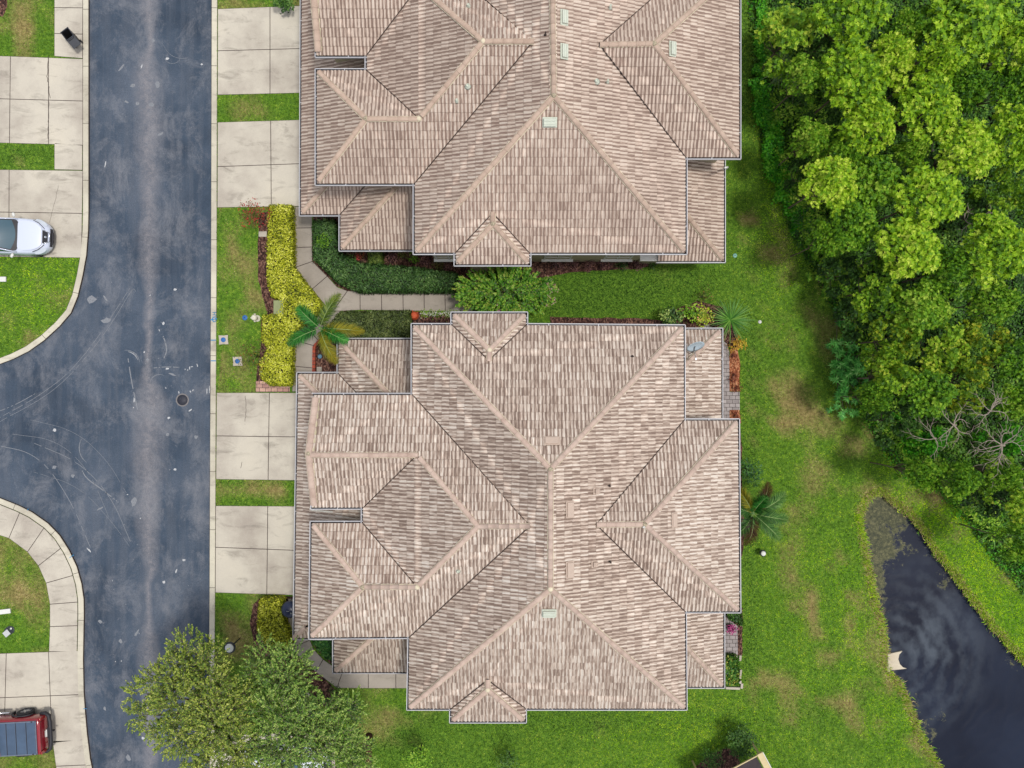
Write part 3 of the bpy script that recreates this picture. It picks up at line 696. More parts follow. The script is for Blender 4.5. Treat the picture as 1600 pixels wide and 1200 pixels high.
def tile_face(pl, pts3, seed, stag):
    """real relief of barrel and pan and of the course noses, cut to the roof face"""
    r = random.Random(seed); uo, vo = r.uniform(0, 50), 0.0; hsh = seed*13
    uv = [((p-pl.A).dot(pl.e)/TW, ((p.x-pl.A.x)*pl.n.x+(p.y-pl.A.y)*pl.n.y)/CP/CL) for p in pts3]
    tris = tessellate_polygon([[Vector((u, v, 0)) for u, v in uv]])
    us = [u for u, v in uv]; vs = [v for u, v in uv]
    U = np.arange(math.floor(min(us)*4)/4, max(us)+.25, .25); k0 = math.floor(min(vs))-1; V = sorted([float(k) for k in range(k0, int(max(vs))+2)]+[k+.07 for k in range(k0, int(max(vs))+2)])
    V = np.array([v for v in V if min(vs)-1.01 <= v <= max(vs)+1.01])
    verts = {}; VL = []; UVL = []; F = []
    def H(u, v):
        fv = v-math.floor(v+1e-6); h = .034*(fv/.07) if fv < .07 else .034*(1-(fv-.07)/.93)
        row = math.floor(v+1e-6)
        return h+.022*math.cos(2*math.pi*u)+.004*math.sin(row*12.9+u*.9)
    def vid(u, v):
        k = (round(u, 4), round(v, 4))
        if k not in verts:
            x = pl.A+pl.e*(u*TW)+pl.n*(v*CL*CP); h = H(*k); z = pl.ze+PITCH*(v*CL*CP)
            verts[k] = len(VL); VL.append((x.x-pl.n.x*SPN*h, x.y-pl.n.y*SPN*h, z+CP*h)); UVL.append((u+uo, v+vo+50))
        return verts[k]
    for t in tris:
        T = [uv[i] for i in t]
        if (T[1][0]-T[0][0])*(T[2][1]-T[0][1])-(T[1][1]-T[0][1])*(T[2][0]-T[0][0]) < 0: T = T[::-1]
        tx = [p[0] for p in T]; ty = [p[1] for p in T]
        ui = np.where((U[1:] > min(tx)) & (U[:-1] < max(tx)))[0]; vi = np.where((V[1:] > min(ty)) & (V[:-1] < max(ty)))[0]
        if not len(ui) or not len(vi): continue
        A, B = np.meshgrid(ui, vi); A = A.ravel(); B = B.ravel(); ins = []
        for du, dv in ((0, 0), (1, 0), (1, 1), (0, 1)):
            X = U[A+du]; Y = V[B+dv]; m = np.ones(len(A), bool); outs = []
            for i in range(3):
                a, b = T[i], T[(i+1) % 3]; c = (b[0]-a[0])*(Y-a[1])-(b[1]-a[1])*(X-a[0]); outs.append(c >= -1e-9)
            ins.append(np.array(outs))
        I = np.array(ins)                     # corner, edge, cell
        full = I.all(axis=(0, 1)); none = (~I).all(axis=0).any(axis=0)
        for a, b, fu, no in zip(A, B, full, none):
            if no: continue
            q = [(U[a], V[b]), (U[a+1], V[b]), (U[a+1], V[b+1]), (U[a], V[b+1])]
            if not fu:
                q = clip_tri(q, T)
                if len(q) < 3: continue
            ids = []
            for p in q:
                i = vid(float(p[0]), float(p[1]))
                if i not in ids: ids.append(i)
            if len(ids) >= 3: F.append(ids)
    return VL, F, UVL

def house(label, mats, faces, walls, rakes, gutters, ridges, valleys, ZU=5.4, ZL=2.75, group='tiled twin villas'):
    root = empty('house', label, 'house', (0, 0, 0), 0, group)
    mt, mc = mats
    V = []; F = []; UV = []; planes = {}; deck = MB(); z3 = {}
    for i, (nm, ev, ze, pts) in enumerate(faces):
        cx = sum(p[0] for p in pts)/len(pts); cy = sum(p[1] for p in pts)/len(pts)
        pl = Plane(ev[0], ev[1], ze, (cx, cy)); planes[nm] = pl
        P3 = [pl.hit(*p) for p in pts]
        for p, q in zip(pts, P3): z3.setdefault((p, ze), []).append(q)
        a, f, uvl = tile_face(pl, P3, i+3, 0); b = len(V); V += a; F += [[k+b for k in ff] for ff in f]
        UV += [uvl[k] for ff in f for k in ff]
        n = len(P3); tr = tessellate_polygon([P3])
        deck.add([p-Vector((0, 0, .05)) for p in P3], [list(t) for t in tr]); deck.add([p-Vector((0, 0, .20)) for p in P3], [list(t) for t in tr])
    for k, L in z3.items():
        zz = [p.z for p in L]
        if max(zz)-min(zz) > .12: print('z mismatch', label[:12], k, [round(z, 2) for z in zz])
    me = fastmesh('roof', V, F, mt, UV, smooth=False); roof = link('roof', me, root)
    bm = bmesh.new(); bm.from_mesh(me); bmesh.ops.recalc_face_normals(bm, faces=bm.faces)
    s = sum(f.normal.z for f in bm.faces)
    for f in bm.faces:
        if f.normal.z < 0: f.normal_flip()
        f.smooth = True
    bm.to_mesh(me); bm.free()
    deck.build('roof_deck', M_FELT, roof)
    zavg = lambda p, ze: sum((q for q in z3[(p, ze)]), Vector())/len(z3[(p, ze)])
    # ridge and hip tiles, laid lapping
    cap = MB(); mort = MB(); r = random.Random(5)
    def capline(A, B, rad=.112):
        if abs(A.z-B.z) > .3 and (B-A).length > 1: A = A.lerp(B, .16/(B-A).length) if A.z < B.z else A; B = B.lerp(A, .16/(B-A).length) if B.z < A.z else B
        L = (B-A).length; n = max(1, round(L/.42)); d = (B-A)/n; dn = d.normalized(); side = dn.cross(Vector((0, 0, 1))).normalized(); up = side.cross(dn)
        for i in range(n):
            p, q = A+d*i, A+d*(i+1.08); jit = side*r.uniform(-.008, .008)
            V = []; seg = 8
            for (c, rr_) in ((p, rad*1.06), (q, rad*.90)):
                c = c+jit+up*r.uniform(-.004, .004)
                for k in range(seg+1):
                    a = math.pi*(k/seg); V.append(c+side*math.cos(a)*rr_*1.0+up*(math.sin(a)*rr_*.7+.012))
            F_ = [[k, k+1, seg+2+k, seg+1+k] for k in range(seg)]+[list(range(seg+1))]
            cap.add(V, F_, True)
        for sg in (-1, 1):
            a = A+side*sg*rad*1.0+Vector((0, 0, -.02)); b = B+side*sg*rad*1.0+Vector((0, 0, -.02)); mort.tube([a, b], .020, 5)
        if L > 1.0:
            mort.lathe([(.001, .12), (.07, .11), (.11, .06), (.12, .0)], A if A.z > B.z else B, 10, cap=False) if r.random() < .6 else None
    mm_ = bpy.data.materials.get('ridge_mortar') or simple('ridge_mortar', S(226, 214, 186), .9, var=.1)
    def put_ridge(nm='ridge_cap'):
        o_ = cap.build(nm, mc, roof); cap.v, cap.f, cap.sm = [], [], []; o_.data.materials.append(mm_)
        b_ = len(o_.data.vertices); me_ = o_.data; bm_ = bmesh.new(); bm_.from_mesh(me_); vs_ = [bm_.verts.new(v) for v in mort.v]
        for f_, s_ in zip(mort.f, mort.sm):
            try: q_ = bm_.faces.new([vs_[i] for i in f_]); q_.material_index = 1; q_.smooth = s_
            except ValueError: pass
        bm_.to_mesh(me_); bm_.free(); mort.v, mort.f, mort.sm = [], [], []
    for (p, q, ze) in ridges:
        A, B = zavg(p, ze)+Vector((0, 0, .03)), zavg(q, ze)+Vector((0, 0, .03)); capline(A, B); put_ridge()
    for (p, q, ze) in valleys:
        vm = MB(); vm.tube([zavg(p, ze)+Vector((0, 0, .045)), zavg(q, ze)+Vector((0, 0, .045))], .022, 5)
        vm.build('valley_flashing', M_FELT, roof)
    # walls under the eaves with soffits
    for pts, ze, ins in walls:
        g = gpoly(pts, ze); w = inset(g, ins)
        MB().prism(w, -.1, ze-.02 if ze < 4 else ze+.05).build('wall', M_STUCCO, root)
        MB().prism(inset(g, .02), ze-.16, ze-.06).build('soffit', M_WHITE, root)
    for (p, rdg, q, ze) in rakes:    # gable verge tiles
        A = W(*p, ze); R = W(*rdg[:2], rdg[2]); B = W(*q, ze)
        R = Vector(((A.x+B.x)/2, (A.y+B.y)/2, R.z)); capline(A+Vector((.08, 0, .02)), R+Vector((.08, 0, .02)), .15); capline(B+Vector((.08, 0, .02)), R+Vector((.08, 0, .02)), .15); put_ridge('verge_tile')
        c = Vector((.05, 0, 0)); MB().add([A+c, B+c, R+c, A+c*6, B+c*6, R+c*6], [[0, 1, 2], [5, 4, 3], [0, 3, 4, 1], [1, 4, 5, 2], [2, 5, 3, 0]]).build('gable', M_STUCCO, root)
    # open-topped gutters
    for pts, ze in gutters:
        g = [Vector(W2(*p, ze)) for p in pts]; mb = MB(); dk = MB()
        for a, b in zip(g[:-1], g[1:]):
            e = (b-a).normalized(); n = Vector((-e.y, e.x)); L = (b-a).length; m = (a+b)/2; ang = math.atan2(e.y, e.x)
            # outside lies to the left of travel
            mb.box((m.x+n.x*.075, m.y+n.y*.075, ze-.045), (L+.17, .032, .12), ang)
            mb.box((m.x-n.x*.07, m.y-n.y*.07, ze-.05), (L-.0, .012, .10), ang)
            dk.box((m.x-n.x*.0, m.y-n.y*.0, ze-.085), (L+.08, .13, .012), ang)
            k = max(1, int(L/1.8))
            for i in range(k):
                c = a+(b-a)*((i+.5+r.uniform(-.15, .15))/k); mb.box((c.x+n.x*.01, c.y+n.y*.01, ze-.0), (.035, .15, .01), ang)
        go = mb.build('gutter', M_GUTTER, root); dk.build('gutter_trough', M_DARKG, go)
    return root, planes, roof

ZU, ZL = 5.4, 2.75
def F_(nm, ev, ze, *pts): return (nm, ev, ze, list(pts))
# ---- south house
sf = [
 F_('main_n', ((645, 508), (1068, 510)), ZU, (645, 508), (707, 508), (764, 563), (822, 508), (1068, 510), (860, 733)),
 F_('main_s', ((638, 1107), (1071, 1107)), ZU, (638, 1107), (705, 1107), (762, 1062), (822, 1107), (1071, 1107), (860, 920)),
 F_('main_w', ((645, 508), (638, 1107)), ZU, (645, 508), (860, 733), (860, 920), (638, 1107), (640, 995), (828, 822), (645, 617)),
 F_('main_e', ((1068, 510), (1071, 1107)), ZU, (1068, 510), (860, 733), (860, 920), (1071, 1107), (1070, 955), (932, 820), (1068, 657)),
 F_('dn_n', ((707, 490), (822, 490)), ZU, (707, 490), (822, 490), (765, 547)),
 F_('dn_w', ((707, 490), (707, 508)), ZU, (707, 490), (765, 547), (764, 563), (707, 508)),
 F_('dn_e', ((822, 490), (822, 508)), ZU, (822, 490), (765, 547), (764, 563), (822, 508)),
 F_('ds_s', ((705, 1127), (820, 1127)), ZU, (705, 1127), (820, 1127), (762, 1077)),
 F_('ds_w', ((705, 1127), (705, 1107)), ZU, (705, 1127), (762, 1077), (762, 1062), (705, 1107)),
 F_('ds_e', ((820, 1127), (820, 1107)), ZU, (820, 1127), (762, 1077), (762, 1062), (822, 1107)),
 F_('wn', ((491, 617), (645, 617)), ZU, (491, 617), (645, 617), (828, 822), (747, 822), (652, 711), (486, 711)),
 F_('wn_s', ((488, 793), (568, 793)), ZU, (486, 711), (652, 711), (568, 793), (488, 793)),
 F_('w2', ((567, 793), (567, 817)), ZU, (568, 793), (652, 711), (747, 822), (652, 917), (567, 817)),
 F_('w3n', ((487, 817), (567, 817)), ZU, (487, 817), (567, 817), (652, 917), (567, 917)),
 F_('w3', ((487, 817), (485, 996)), ZU, (487, 817), (567, 917), (485, 996)),
 F_('ws', ((485, 996), (640, 995)), ZU, (485, 996), (640, 995), (828, 822), (747, 822), (652, 917), (567, 917)),
 F_('en', ((1068, 657), (1153, 657)), ZU, (1068, 657), (1153, 657), (1007, 819), (932, 820)),
 F_('ee', ((1153, 657), (1155, 955)), ZU, (1153, 657), (1155, 955), (1007, 819)),
 F_('es', ((1070, 955), (1155, 955)), ZU, (1070, 955), (1155, 955), (1007, 819), (932, 820)),
 # lower roofs
 F_('lw', ((466, 584), (460, 997)), ZL, (466, 584), (578, 700), (578, 872), (460, 997)),
 F_('lwn', ((466, 584), (529, 584)), ZL, (466, 584), (529, 584), (575, 632), (512, 632)),
 F_('len', ((529, 531), (645, 531)), ZL, (529, 531), (650, 531), (650, 632), (622, 632)),
 F_('lenw', ((529, 531), (529, 584)), ZL, (529, 531), (622, 632), (575, 632), (529, 584)),
 F_('lws', ((460, 997), (522, 997)), ZL, (460, 997), (522, 997), (522, 980), (477, 980)),
 F_('lsw', ((522, 1050), (522, 997)), ZL, (522, 1050), (522, 980), (600, 980)),
 F_('lss', ((522, 1050), (645, 1050)), ZL, (522, 1050), (645, 1050), (645, 980), (600, 980)),
 F_('le1n', ((1060, 515), (1127, 515)), ZL, (1060, 515), (1127, 515), (1060, 580)),
 F_('le1e', ((1127, 515), (1127, 660)), ZL, (1127, 515), (1127, 665), (1060, 665), (1060, 580)),
 F_('le2s', ((1062, 1073), (1130, 1073)), ZL, (1062, 1073), (1130, 1073), (1062, 1000)),
 F_('le2e', ((1130, 1073), (1130, 950)), ZL, (1130, 1073), (1062, 1000), (1062, 945), (1130, 945)),
]
su = [(645, 508), (707, 508), (707, 490), (822, 490), (822, 508), (1068, 510), (1068, 657), (1153, 657), (1155, 955), (1070, 955), (1071, 1107), (820, 1107), (820, 1127), (705, 1127), (705, 1107), (638, 1107), (640, 995), (485, 996), (487, 817), (567, 817), (567, 793), (488, 793), (491, 617), (645, 617)]
slow = [(466, 584), (529, 584), (529, 531), (660, 531), (660, 1050), (522, 1050), (522, 997), (460, 997)]
sg = [([(490, 617), (645, 617), (645, 508), (707, 508), (707, 490), (822, 490), (822, 508), (1068, 510), (1068, 657), (1153, 657), (1155, 955), (1070, 955), (1071, 1107), (820, 1107), (820, 1127), (705, 1127), (705, 1107), (638, 1107), (640, 995), (485, 996), (487, 817), (567, 817), (567, 793), (488, 793), (488, 788)], ZU),
      ([(643, 1050), (522, 1050), (522, 997), (460, 997), (466, 584), (529, 584), (529, 531), (645, 531)], ZL), ([(1068, 515), (1127, 515), (1127, 657)], ZL), ([(1130, 955), (1130, 1073), (1071, 1073)], ZL)]
H1, PL1, RF1 = house('tan tile-roofed house in the middle, full roof in view, beside the pond lawn', (M_TILE_S, M_CAP_S), sf,
    [(su, ZU, .45), (slow, ZL, .5), ([(1040, 515), (1127, 515), (1127, 657), (1040, 657)], ZL, .2), ([(1040, 955), (1130, 955), (1130, 1073), (1040, 1073)], ZL, .2)],
    [((491, 617), (486, 711, 6.47), (488, 793), ZU)], sg,
    [((860, 733), (860, 920), ZU), ((645, 508), (860, 733), ZU), ((1068, 510), (860, 733), ZU), ((638, 1107), (860, 920), ZU), ((1071, 1107), (860, 920), ZU),
     ((707, 490), (765, 547), ZU), ((822, 490), (765, 547), ZU), ((765, 547), (764, 563), ZU), ((705, 1127), (762, 1077), ZU), ((820, 1127), (762, 1077), ZU), ((762, 1077), (762, 1062), ZU),
     ((486, 711), (652, 711), ZU), ((652, 711), (747, 822), ZU), ((828, 822), (747, 822), ZU), ((652, 917), (747, 822), ZU), ((652, 917), (567, 917), ZU), ((487, 817), (567, 917), ZU), ((485, 996), (567, 917), ZU),
     ((932, 820), (1007, 819), ZU), ((1153, 657), (1007, 819), ZU), ((1155, 955), (1007, 819), ZU),
     ((466, 584), (512, 632), ZL), ((529, 531), (622, 632), ZL), ((460, 997), (477, 980), ZL), ((522, 1050), (600, 980), ZL), ((1127, 515), (1060, 580), ZL), ((1130, 1073), (1062, 1000), ZL)],
    [((645, 617), (828, 822), ZU), ((640, 995), (828, 822), ZU), ((652, 711), (568, 793), ZU), ((652, 917), (567, 817), ZU), ((932, 820), (1068, 657), ZU), ((932, 820), (1070, 955), ZU), ((707, 508), (764, 563), ZU), ((822, 508), (764, 563), ZU), ((705, 1107), (762, 1062), ZU), ((822, 1107), (762, 1062), ZU), ((529, 584), (575, 632), ZL)])
# ---- north house, cut off by the top of the picture and carried on beyond it
nf = [
 F_('main_s', ((648, 395), (1071, 395)), ZU, (648, 395), (712, 395), (770, 333), (827, 395), (1071, 395), (865, 150)),
 F_('main_n', ((648, -204), (1071, -204)), ZU, (648, -204), (1071, -204), (863, -41)),
 F_('main_w', ((648, 395), (648, -204)), ZU, (648, 395), (865, 150), (863, -41), (648, -204), (648, -100), (833, 65), (648, 287)),
 F_('main_e', ((1071, 395), (1071, -204)), ZU, (1071, 395), (865, 150), (863, -41), (1071, -204), (1071, -48), (937, 70), (1071, 246)),
 F_('ds_s', ((712, 413), (827, 413)), ZU, (712, 413), (827, 413), (770, 350)),
 F_('ds_w', ((712, 413), (712, 395)), ZU, (712, 413), (770, 350), (770, 333), (712, 395)),
 F_('ds_e', ((827, 413), (827, 395)), ZU, (827, 413), (770, 350), (770, 333), (827, 395)),
 F_('ws', ((495, 287), (648, 287)), ZU, (495, 287), (648, 287), (833, 65), (755, 65), (655, 186), (572, 186)),
 F_('w3', ((495, 287), (495, 110)), ZU, (495, 287), (572, 186), (495, 110)),
 F_('w3n', ((495, 110), (573, 110)), ZU, (495, 110), (572, 186), (655, 186), (573, 110)),
 F_('w2', ((573, 110), (573, 87)), ZU, (573, 110), (655, 186), (755, 65), (655, -22), (573, 87)),
 F_('wn_s', ((495, 87), (573, 87)), ZU, (495, 87), (573, 87), (655, -22), (491, -22)),
 F_('wn', ((497, -93), (648, -93)), ZU, (491, -22), (655, -22), (755, 65), (833, 65), (648, -93), (497, -93)),
 F_('es', ((1071, 246), (1155, 246)), ZU, (1071, 246), (1155, 246), (1022, 69), (937, 70)),
 F_('ee', ((1155, 246), (1155, -50)), ZU, (1155, 246), (1022, 69), (1155, -50)),
 F_('en', ((1071, -50), (1155, -50)), ZU, (1071, -48), (1155, -50), (1022, 69), (937, 70)),
 F_('lw', ((470, 335), (472, -130)), ZL, (470, 335), (585, 205), (585, -20), (472, -130)),
 F_('lws', ((470, 335), (532, 335)), ZL, (470, 335), (532, 335), (584, 275), (523, 275)),
 F_('lews', ((532, 390), (650, 390)), ZL, (532, 390), (650, 390), (650, 275), (634, 275)),
 F_('lesw', ((532, 390), (532, 335)), ZL, (532, 390), (634, 275), (584, 275), (532, 335)),
 F_('le_s', ((1028, 408), (1131, 408)), ZL, (1028, 408), (1131, 408), (1064, 326), (1028, 326)),
 F_('le_e', ((1131, 408), (1131, 240)), ZL, (1131, 408), (1131, 238), (1064, 238), (1064, 326)),
]
nu = [(648, 395), (712, 395), (712, 413), (827, 413), (827, 395), (1071, 395), (1071, 246), (1155, 246), (1155, -50), (1071, -50), (1071, -204), (648, -204), (648, -93), (497, -93), (495, 87), (573, 87), (573, 110), (495, 110), (495, 287), (648, 287)][::-1]
nlow = [(470, 335), (532, 335), (532, 390), (660, 390), (660, -130), (472, -130)]
ng = [([(495, 82), (495, 87), (573, 87), (573, 110), (495, 110), (495, 287), (648, 287), (648, 395), (712, 395), (712, 413), (827, 413), (827, 395), (1071, 395), (1071, 246), (1155, 246), (1155, -50), (1071, -50), (1071, -204), (648, -204), (648, -93), (497, -93)][::-1], ZU),
      ([(647, 390), (532, 390), (532, 335), (470, 335), (472, -130)], ZL), ([(1131, 246), (1131, 408), (1028, 408)], ZL)]
H2, PL2, RF2 = house('tan tile-roofed house cut off by the top edge, with square pale roof vents', (M_TILE_N, M_CAP_N), nf,
    [(nu, ZU, .45), (nlow, ZL, .5), ([(1028, 408), (1131, 408), (1131, 240), (1000, 240), (1000, 408)], ZL, .3)],
    [((495, 87), (491, -22, 6.5), (497, -93), ZU)], ng,
    [((865, 150), (863, -41), ZU), ((648, 395), (865, 150), ZU), ((1071, 395), (865, 150), ZU), ((712, 413), (770, 350), ZU), ((827, 413), (770, 350), ZU), ((770, 350), (770, 333), ZU),
     ((495, 287), (572, 186), ZU), ((495, 110), (572, 186), ZU), ((572, 186), (655, 186), ZU), ((655, 186), (755, 65), ZU), ((755, 65), (833, 65), ZU), ((655, -22), (755, 65), ZU), ((491, -22), (655, -22), ZU),
     ((937, 70), (1022, 69), ZU), ((1155, 246), (1022, 69), ZU), ((1155, -50), (1022, 69), ZU), ((648, -204), (863, -41), ZU), ((1071, -204), (863, -41), ZU),
     ((470, 335), (523, 275), ZL), ((532, 390), (634, 275), ZL), ((1131, 408), (1064, 326), ZL)],
    [((648, 287), (833, 65), ZU), ((648, -93), (833, 65), ZU) if False else ((833, 65), (648, 287), ZU), ((655, 186), (573, 110), ZU), ((573, 87), (655, -22), ZU), ((937, 70), (1071, 246), ZU), ((937, 70), (1071, -48), ZU), ((712, 395), (770, 333), ZU), ((827, 395), (770, 333), ZU), ((532, 335), (584, 275), ZL)])
for fp in (su, nu): COVER.append(inset(gpoly(fp, ZU), .3))
for fp in (slow, nlow, [(1040, 515), (1127, 515), (1127, 657), (1040, 657)], [(1040, 955), (1130, 955), (1130, 1073), (1040, 1073)], [(1000, 240), (1131, 240), (1131, 408), (1000, 408)]): COVER.append(inset(gpoly(fp, ZL), .2))

# vents, pipes, patched tiles
def on_roof(roof, pl, px, py, name, w, h, mat, zt=.12, rz=0):
    p = pl.hit(px, py); up = Vector((-PITCH*pl.n.x, -PITCH*pl.n.y, 1)).normalized(); e = pl.e; f = up.cross(e)
    M = Matrix((e.to_4d(), f.to_4d(), up.to_4d(), (0, 0, 0, 1))).transposed(); M.translation = p+up*(.05+zt/2); M[3] = (0, 0, 0, 1)
    mb = MB(); mb.box(None, (w, h, zt), M=M)
    M2 = M.copy(); M2.translation = p+up*.045; mb.box(None, (w+.10, h+.10, .03), M=M2)
    if zt > .08:
        for k in (-1, 1):
            M3 = M.copy(); M3.translation = p+up*(.05+zt+.012)+f*(k*h*.22); mb.box(None, (w*.94, h*.12, .024), M=M3)
    return mb.build(name, mat, roof, .012)
def pipe(roof, pl, px, py, mat=M_GREYM, r=.05, h=.28):
    p = pl.hit(px, py); MB().lathe([(r*2.2, 0), (r*1.3, .06), (r, .08), (r, h), (r*.7, h), (r*.7, h-.05), (.001, h-.05)], p, 12).build('vent_pipe', mat, roof)
on_roof(RF1, PL1['main_s'], 858, 957, 'roof_vent', .52, .30, M_VENT); on_roof(RF1, PL1['main_n'], 862, 689, 'roof_vent', .55, .28, M_TVENT, .07)
on_roof(RF1, PL1['main_e'], 890, 796, 'roof_vent', .62, .28, M_TVENT, .07); on_roof(RF1, PL1['main_e'], 890, 890, 'roof_vent', .62, .28, M_TVENT, .07); on_roof(RF1, PL1['ee'], 1053, 812, 'roof_vent', .55, .2, M_TVENT, .05)
on_roof(RF1, PL1['main_e'], 931, 767, 'roof_vent', .2, .2, M_TVENT, .16); on_roof(RF1, PL1['main_e'], 928, 881, 'roof_vent', .2, .2, M_TVENT, .16)
pipe(RF1, PL1['main_e'], 952, 759, M_FELT, .03); pipe(RF1, PL1['main_e'], 953, 877, M_FELT, .03); pipe(RF1, PL1['es'], 1005, 822, M_WHITE, .045); pipe(RF1, PL1['ws'], 716, 892, M_VENT, .05, .2); pipe(RF1, PL1['main_n'], 988, 557, M_FELT, .03, .3)
on_roof(RF2, PL2['main_s'], 859, 191, 'roof_vent', .52, .32, M_VENT); on_roof(RF2, PL2['main_e'], 881, 28, 'roof_vent', .56, .26, M_VENT); on_roof(RF2, PL2['main_e'], 881, 81, 'roof_vent', .56, .26, M_VENT); on_roof(RF2, PL2['ee'], 1050, 77, 'roof_vent', .56, .24, M_VENT)
pipe(RF2, PL2['main_e'], 932, 128, M_VENT, .07, .2); pipe(RF2, PL2['main_e'], 949, 129, M_VENT, .04, .3); pipe(RF2, PL2['main_e'], 953, 13, M_VENT, .045, .3); pipe(RF2, PL2['ws'], 714, 158, M_VENT, .05, .2); pipe(RF2, PL2['ws'], 731, 135, M_VENT, .07, .16); pipe(RF2, PL2['wn'], 732, 10, M_VENT, .05, .2); pipe(RF2, PL2['main_w'], 852, 55, M_FELT, .03)

# windows and doors in the walls
def window(root, c, w, h, face, name='window'):
    """c: centre on the wall; face: outward direction in degrees"""
    a = math.radians(face); n = Vector((math.cos(a), math.sin(a), 0)); e = Vector((-n.y, n.x, 0)); M = Matrix.Translation(Vector(c)) @ Matrix.Rotation(a-math.pi/2, 4, 'Z')
    fr = MB()
    for dx, dz, sx, sz in ((0, h/2, w+.12, .08), (0, -h/2, w+.12, .08), (-w/2, 0, .08, h), (w/2, 0, .08, h), (0, 0, .05, h), (0, 0, w, .04)):
        fr.box(None, (sx, .09, sz), M=M @ Matrix.Translation((dx, .0, dz)))
    fr.box(None, (w+.3, .2, .06), M=M @ Matrix.Translation((0, .05, -h/2-.07)))
    o = fr.build(name, M_WHITE, root); MB().box(None, (w, .03, h), M=M @ Matrix.Translation((0, -.0, 0))).build('pane', M_GLASS, o); return o
_ys = W(0, 395, ZU).y+.47
for x in (680, 858, 960, 1030): window(H2, (W(x, 0, ZU).x, _ys-.0, 4.2), 1.3, 1.2, -90)
for x in (690, 880, 985): window(H2, (W(x, 0, ZU).x, _ys-.0, 1.5), 1.3, 1.2, -90)
_yn = W(0, 508, ZU).y-.47
for x in (675, 870, 980): window(H1, (W(x, 0, ZU).x, _yn, 4.2), 1.2, 1.2, 90)
_yb = W(0, 1107, ZU).y+.45
for x in (670, 880, 1000): window(H1, (W(x, 0, ZU).x, _yb, 4.2), 1.2, 1.2, -90)
for H, ys in ((H1, (683, 861)), (H2, (80, 255))):
    for y in ys:
        x = W(463, y, ZL).x+.5; g = MB()
        for k in range(4): g.box((x-.02, W(0, y, 0).y, .32+k*.56), (.05, 4.4, .54))
        d = g.build('garage_door', M_WHITE, H, .01)
# white downspout beside the north house
MB().tube([(W(1133, 250, 5.2).x+.0, W(1133, 262, 5.2).y, 5.2), (W(1133, 250, 2.8).x+.1, W(1133, 262, 2.8).y, 2.9), (W(1133, 250, 2.8).x+.1, W(1133, 262, 2.8).y, .1)], .045, 8).build('downspout', M_WHITE, H2)
MB().tube([W(485, 795, 5.3), W(487, 797, 4.4), W(520, 800, 4.2)], .04, 8).build('downspout', M_WHITE, H1)
# satellite dish on the lower east roof
sdp = PL1['le1n'].hit(1078, 552)
dsh = empty('satellite_dish', 'pale blue oval satellite dish on the small roof at the right', 'satellite dish', sdp)
M_DISH = simple('dish_enamel', S(190, 206, 216), .45, var=.03)
R_ = Matrix.Rotation(math.radians(14), 4, 'Z') @ Matrix.Rotation(math.radians(62), 4, 'X')
MB().lathe([(.0, -.06), (.18, -.045), (.33, -.012), (.42, .02), (.425, .03), (.33, .0), (.18, -.03), (.0, -.045)], seg=32, M=Matrix.Translation((0, .28, 1.1)) @ R_ , cap=False).build('dish', M_DISH, dsh)
MB().tube([(0, 0, .0), (0, .05, .7), (0, .26, 1.06)], .028, 8).build('mast', M_GREYM, dsh); MB().tube([(0, .2, .85), (.05, -.28, .95)], .018, 6).box((.05, -.3, .97), (.08, .1, .07)).build('arm', M_GREYM, dsh)
# ------------------------------------------------------------------ vegetation
def m_leaf(name, stops, trans=.25, jitter=.25):
    """UV x is a chance number per leaf, UV y the shade of its clump"""
    t = NT(name); u = t.sep(t.uv()); oi = t.node('ShaderNodeObjectInfo').outputs['Random']
    v = t.math('ADD', t.math('MULTIPLY', u[0], .62), t.math('MULTIPLY', u[1], .38))
    v = t.math('ADD', v, t.math('MULTIPLY', t.math('SUBTRACT', oi, .5), jitter), clamp=True)
    n = len(stops); c = t.ramp(v, [(i/(n-1), S(*s)) for i, s in enumerate(stops)])
    t.col(c); t.rough(.55); t.b.inputs['Specular IOR Level'].default_value = .35
    tr = t.node('ShaderNodeBsdfTranslucent'); t.put(tr.inputs['Color'], c); mx = t.node('ShaderNodeMixShader'); mx.inputs[0].default_value = trans
    t.l.new(t.b.outputs[0], mx.inputs[1]); t.l.new(tr.outputs[0], mx.inputs[2]); t.l.new(mx.outputs[0], t.n['Material Output'].inputs[0]); return t.m
def unit(v): return v/np.maximum(1e-9, np.linalg.norm(v, axis=1, keepdims=True))
def leaf_quads(P, Nrm, D, L, Wd, rnd, clump, fold=.0):
    """diamond leaves at P, facing Nrm, pointing along D"""
    n = len(P); D = unit(D-Nrm*np.sum(D*Nrm, 1, keepdims=True)); B = np.cross(Nrm, D)
    L = np.broadcast_to(L, (n,))[:, None]; Wd = np.broadcast_to(Wd, (n,))[:, None]
    V = np.stack([P, P+D*L*.45+B*Wd*.5, P+D*L-Nrm*L*.12, P+D*L*.45-B*Wd*.5], 1).reshape(-1, 3)
    F = np.arange(4*n).reshape(n, 4); uv = np.repeat(np.stack([rnd, clump], 1), 4, axis=0); return V, F, uv
def cat_leaf(parts):
    V = []; F = []; U = []; b = 0
    for v, f, u in parts: V.append(v); F.append(f+b); U.append(u); b += len(v)
    return np.concatenate(V), np.concatenate(F), np.concatenate(U)
def rdir(n, up=0.0, g=RNG):
    v = g.normal(size=(n, 3)); v = unit(v); v[:, 2] = np.abs(v[:, 2]) if up > 0 else v[:, 2]; v[:, 2] += up; return unit(v)
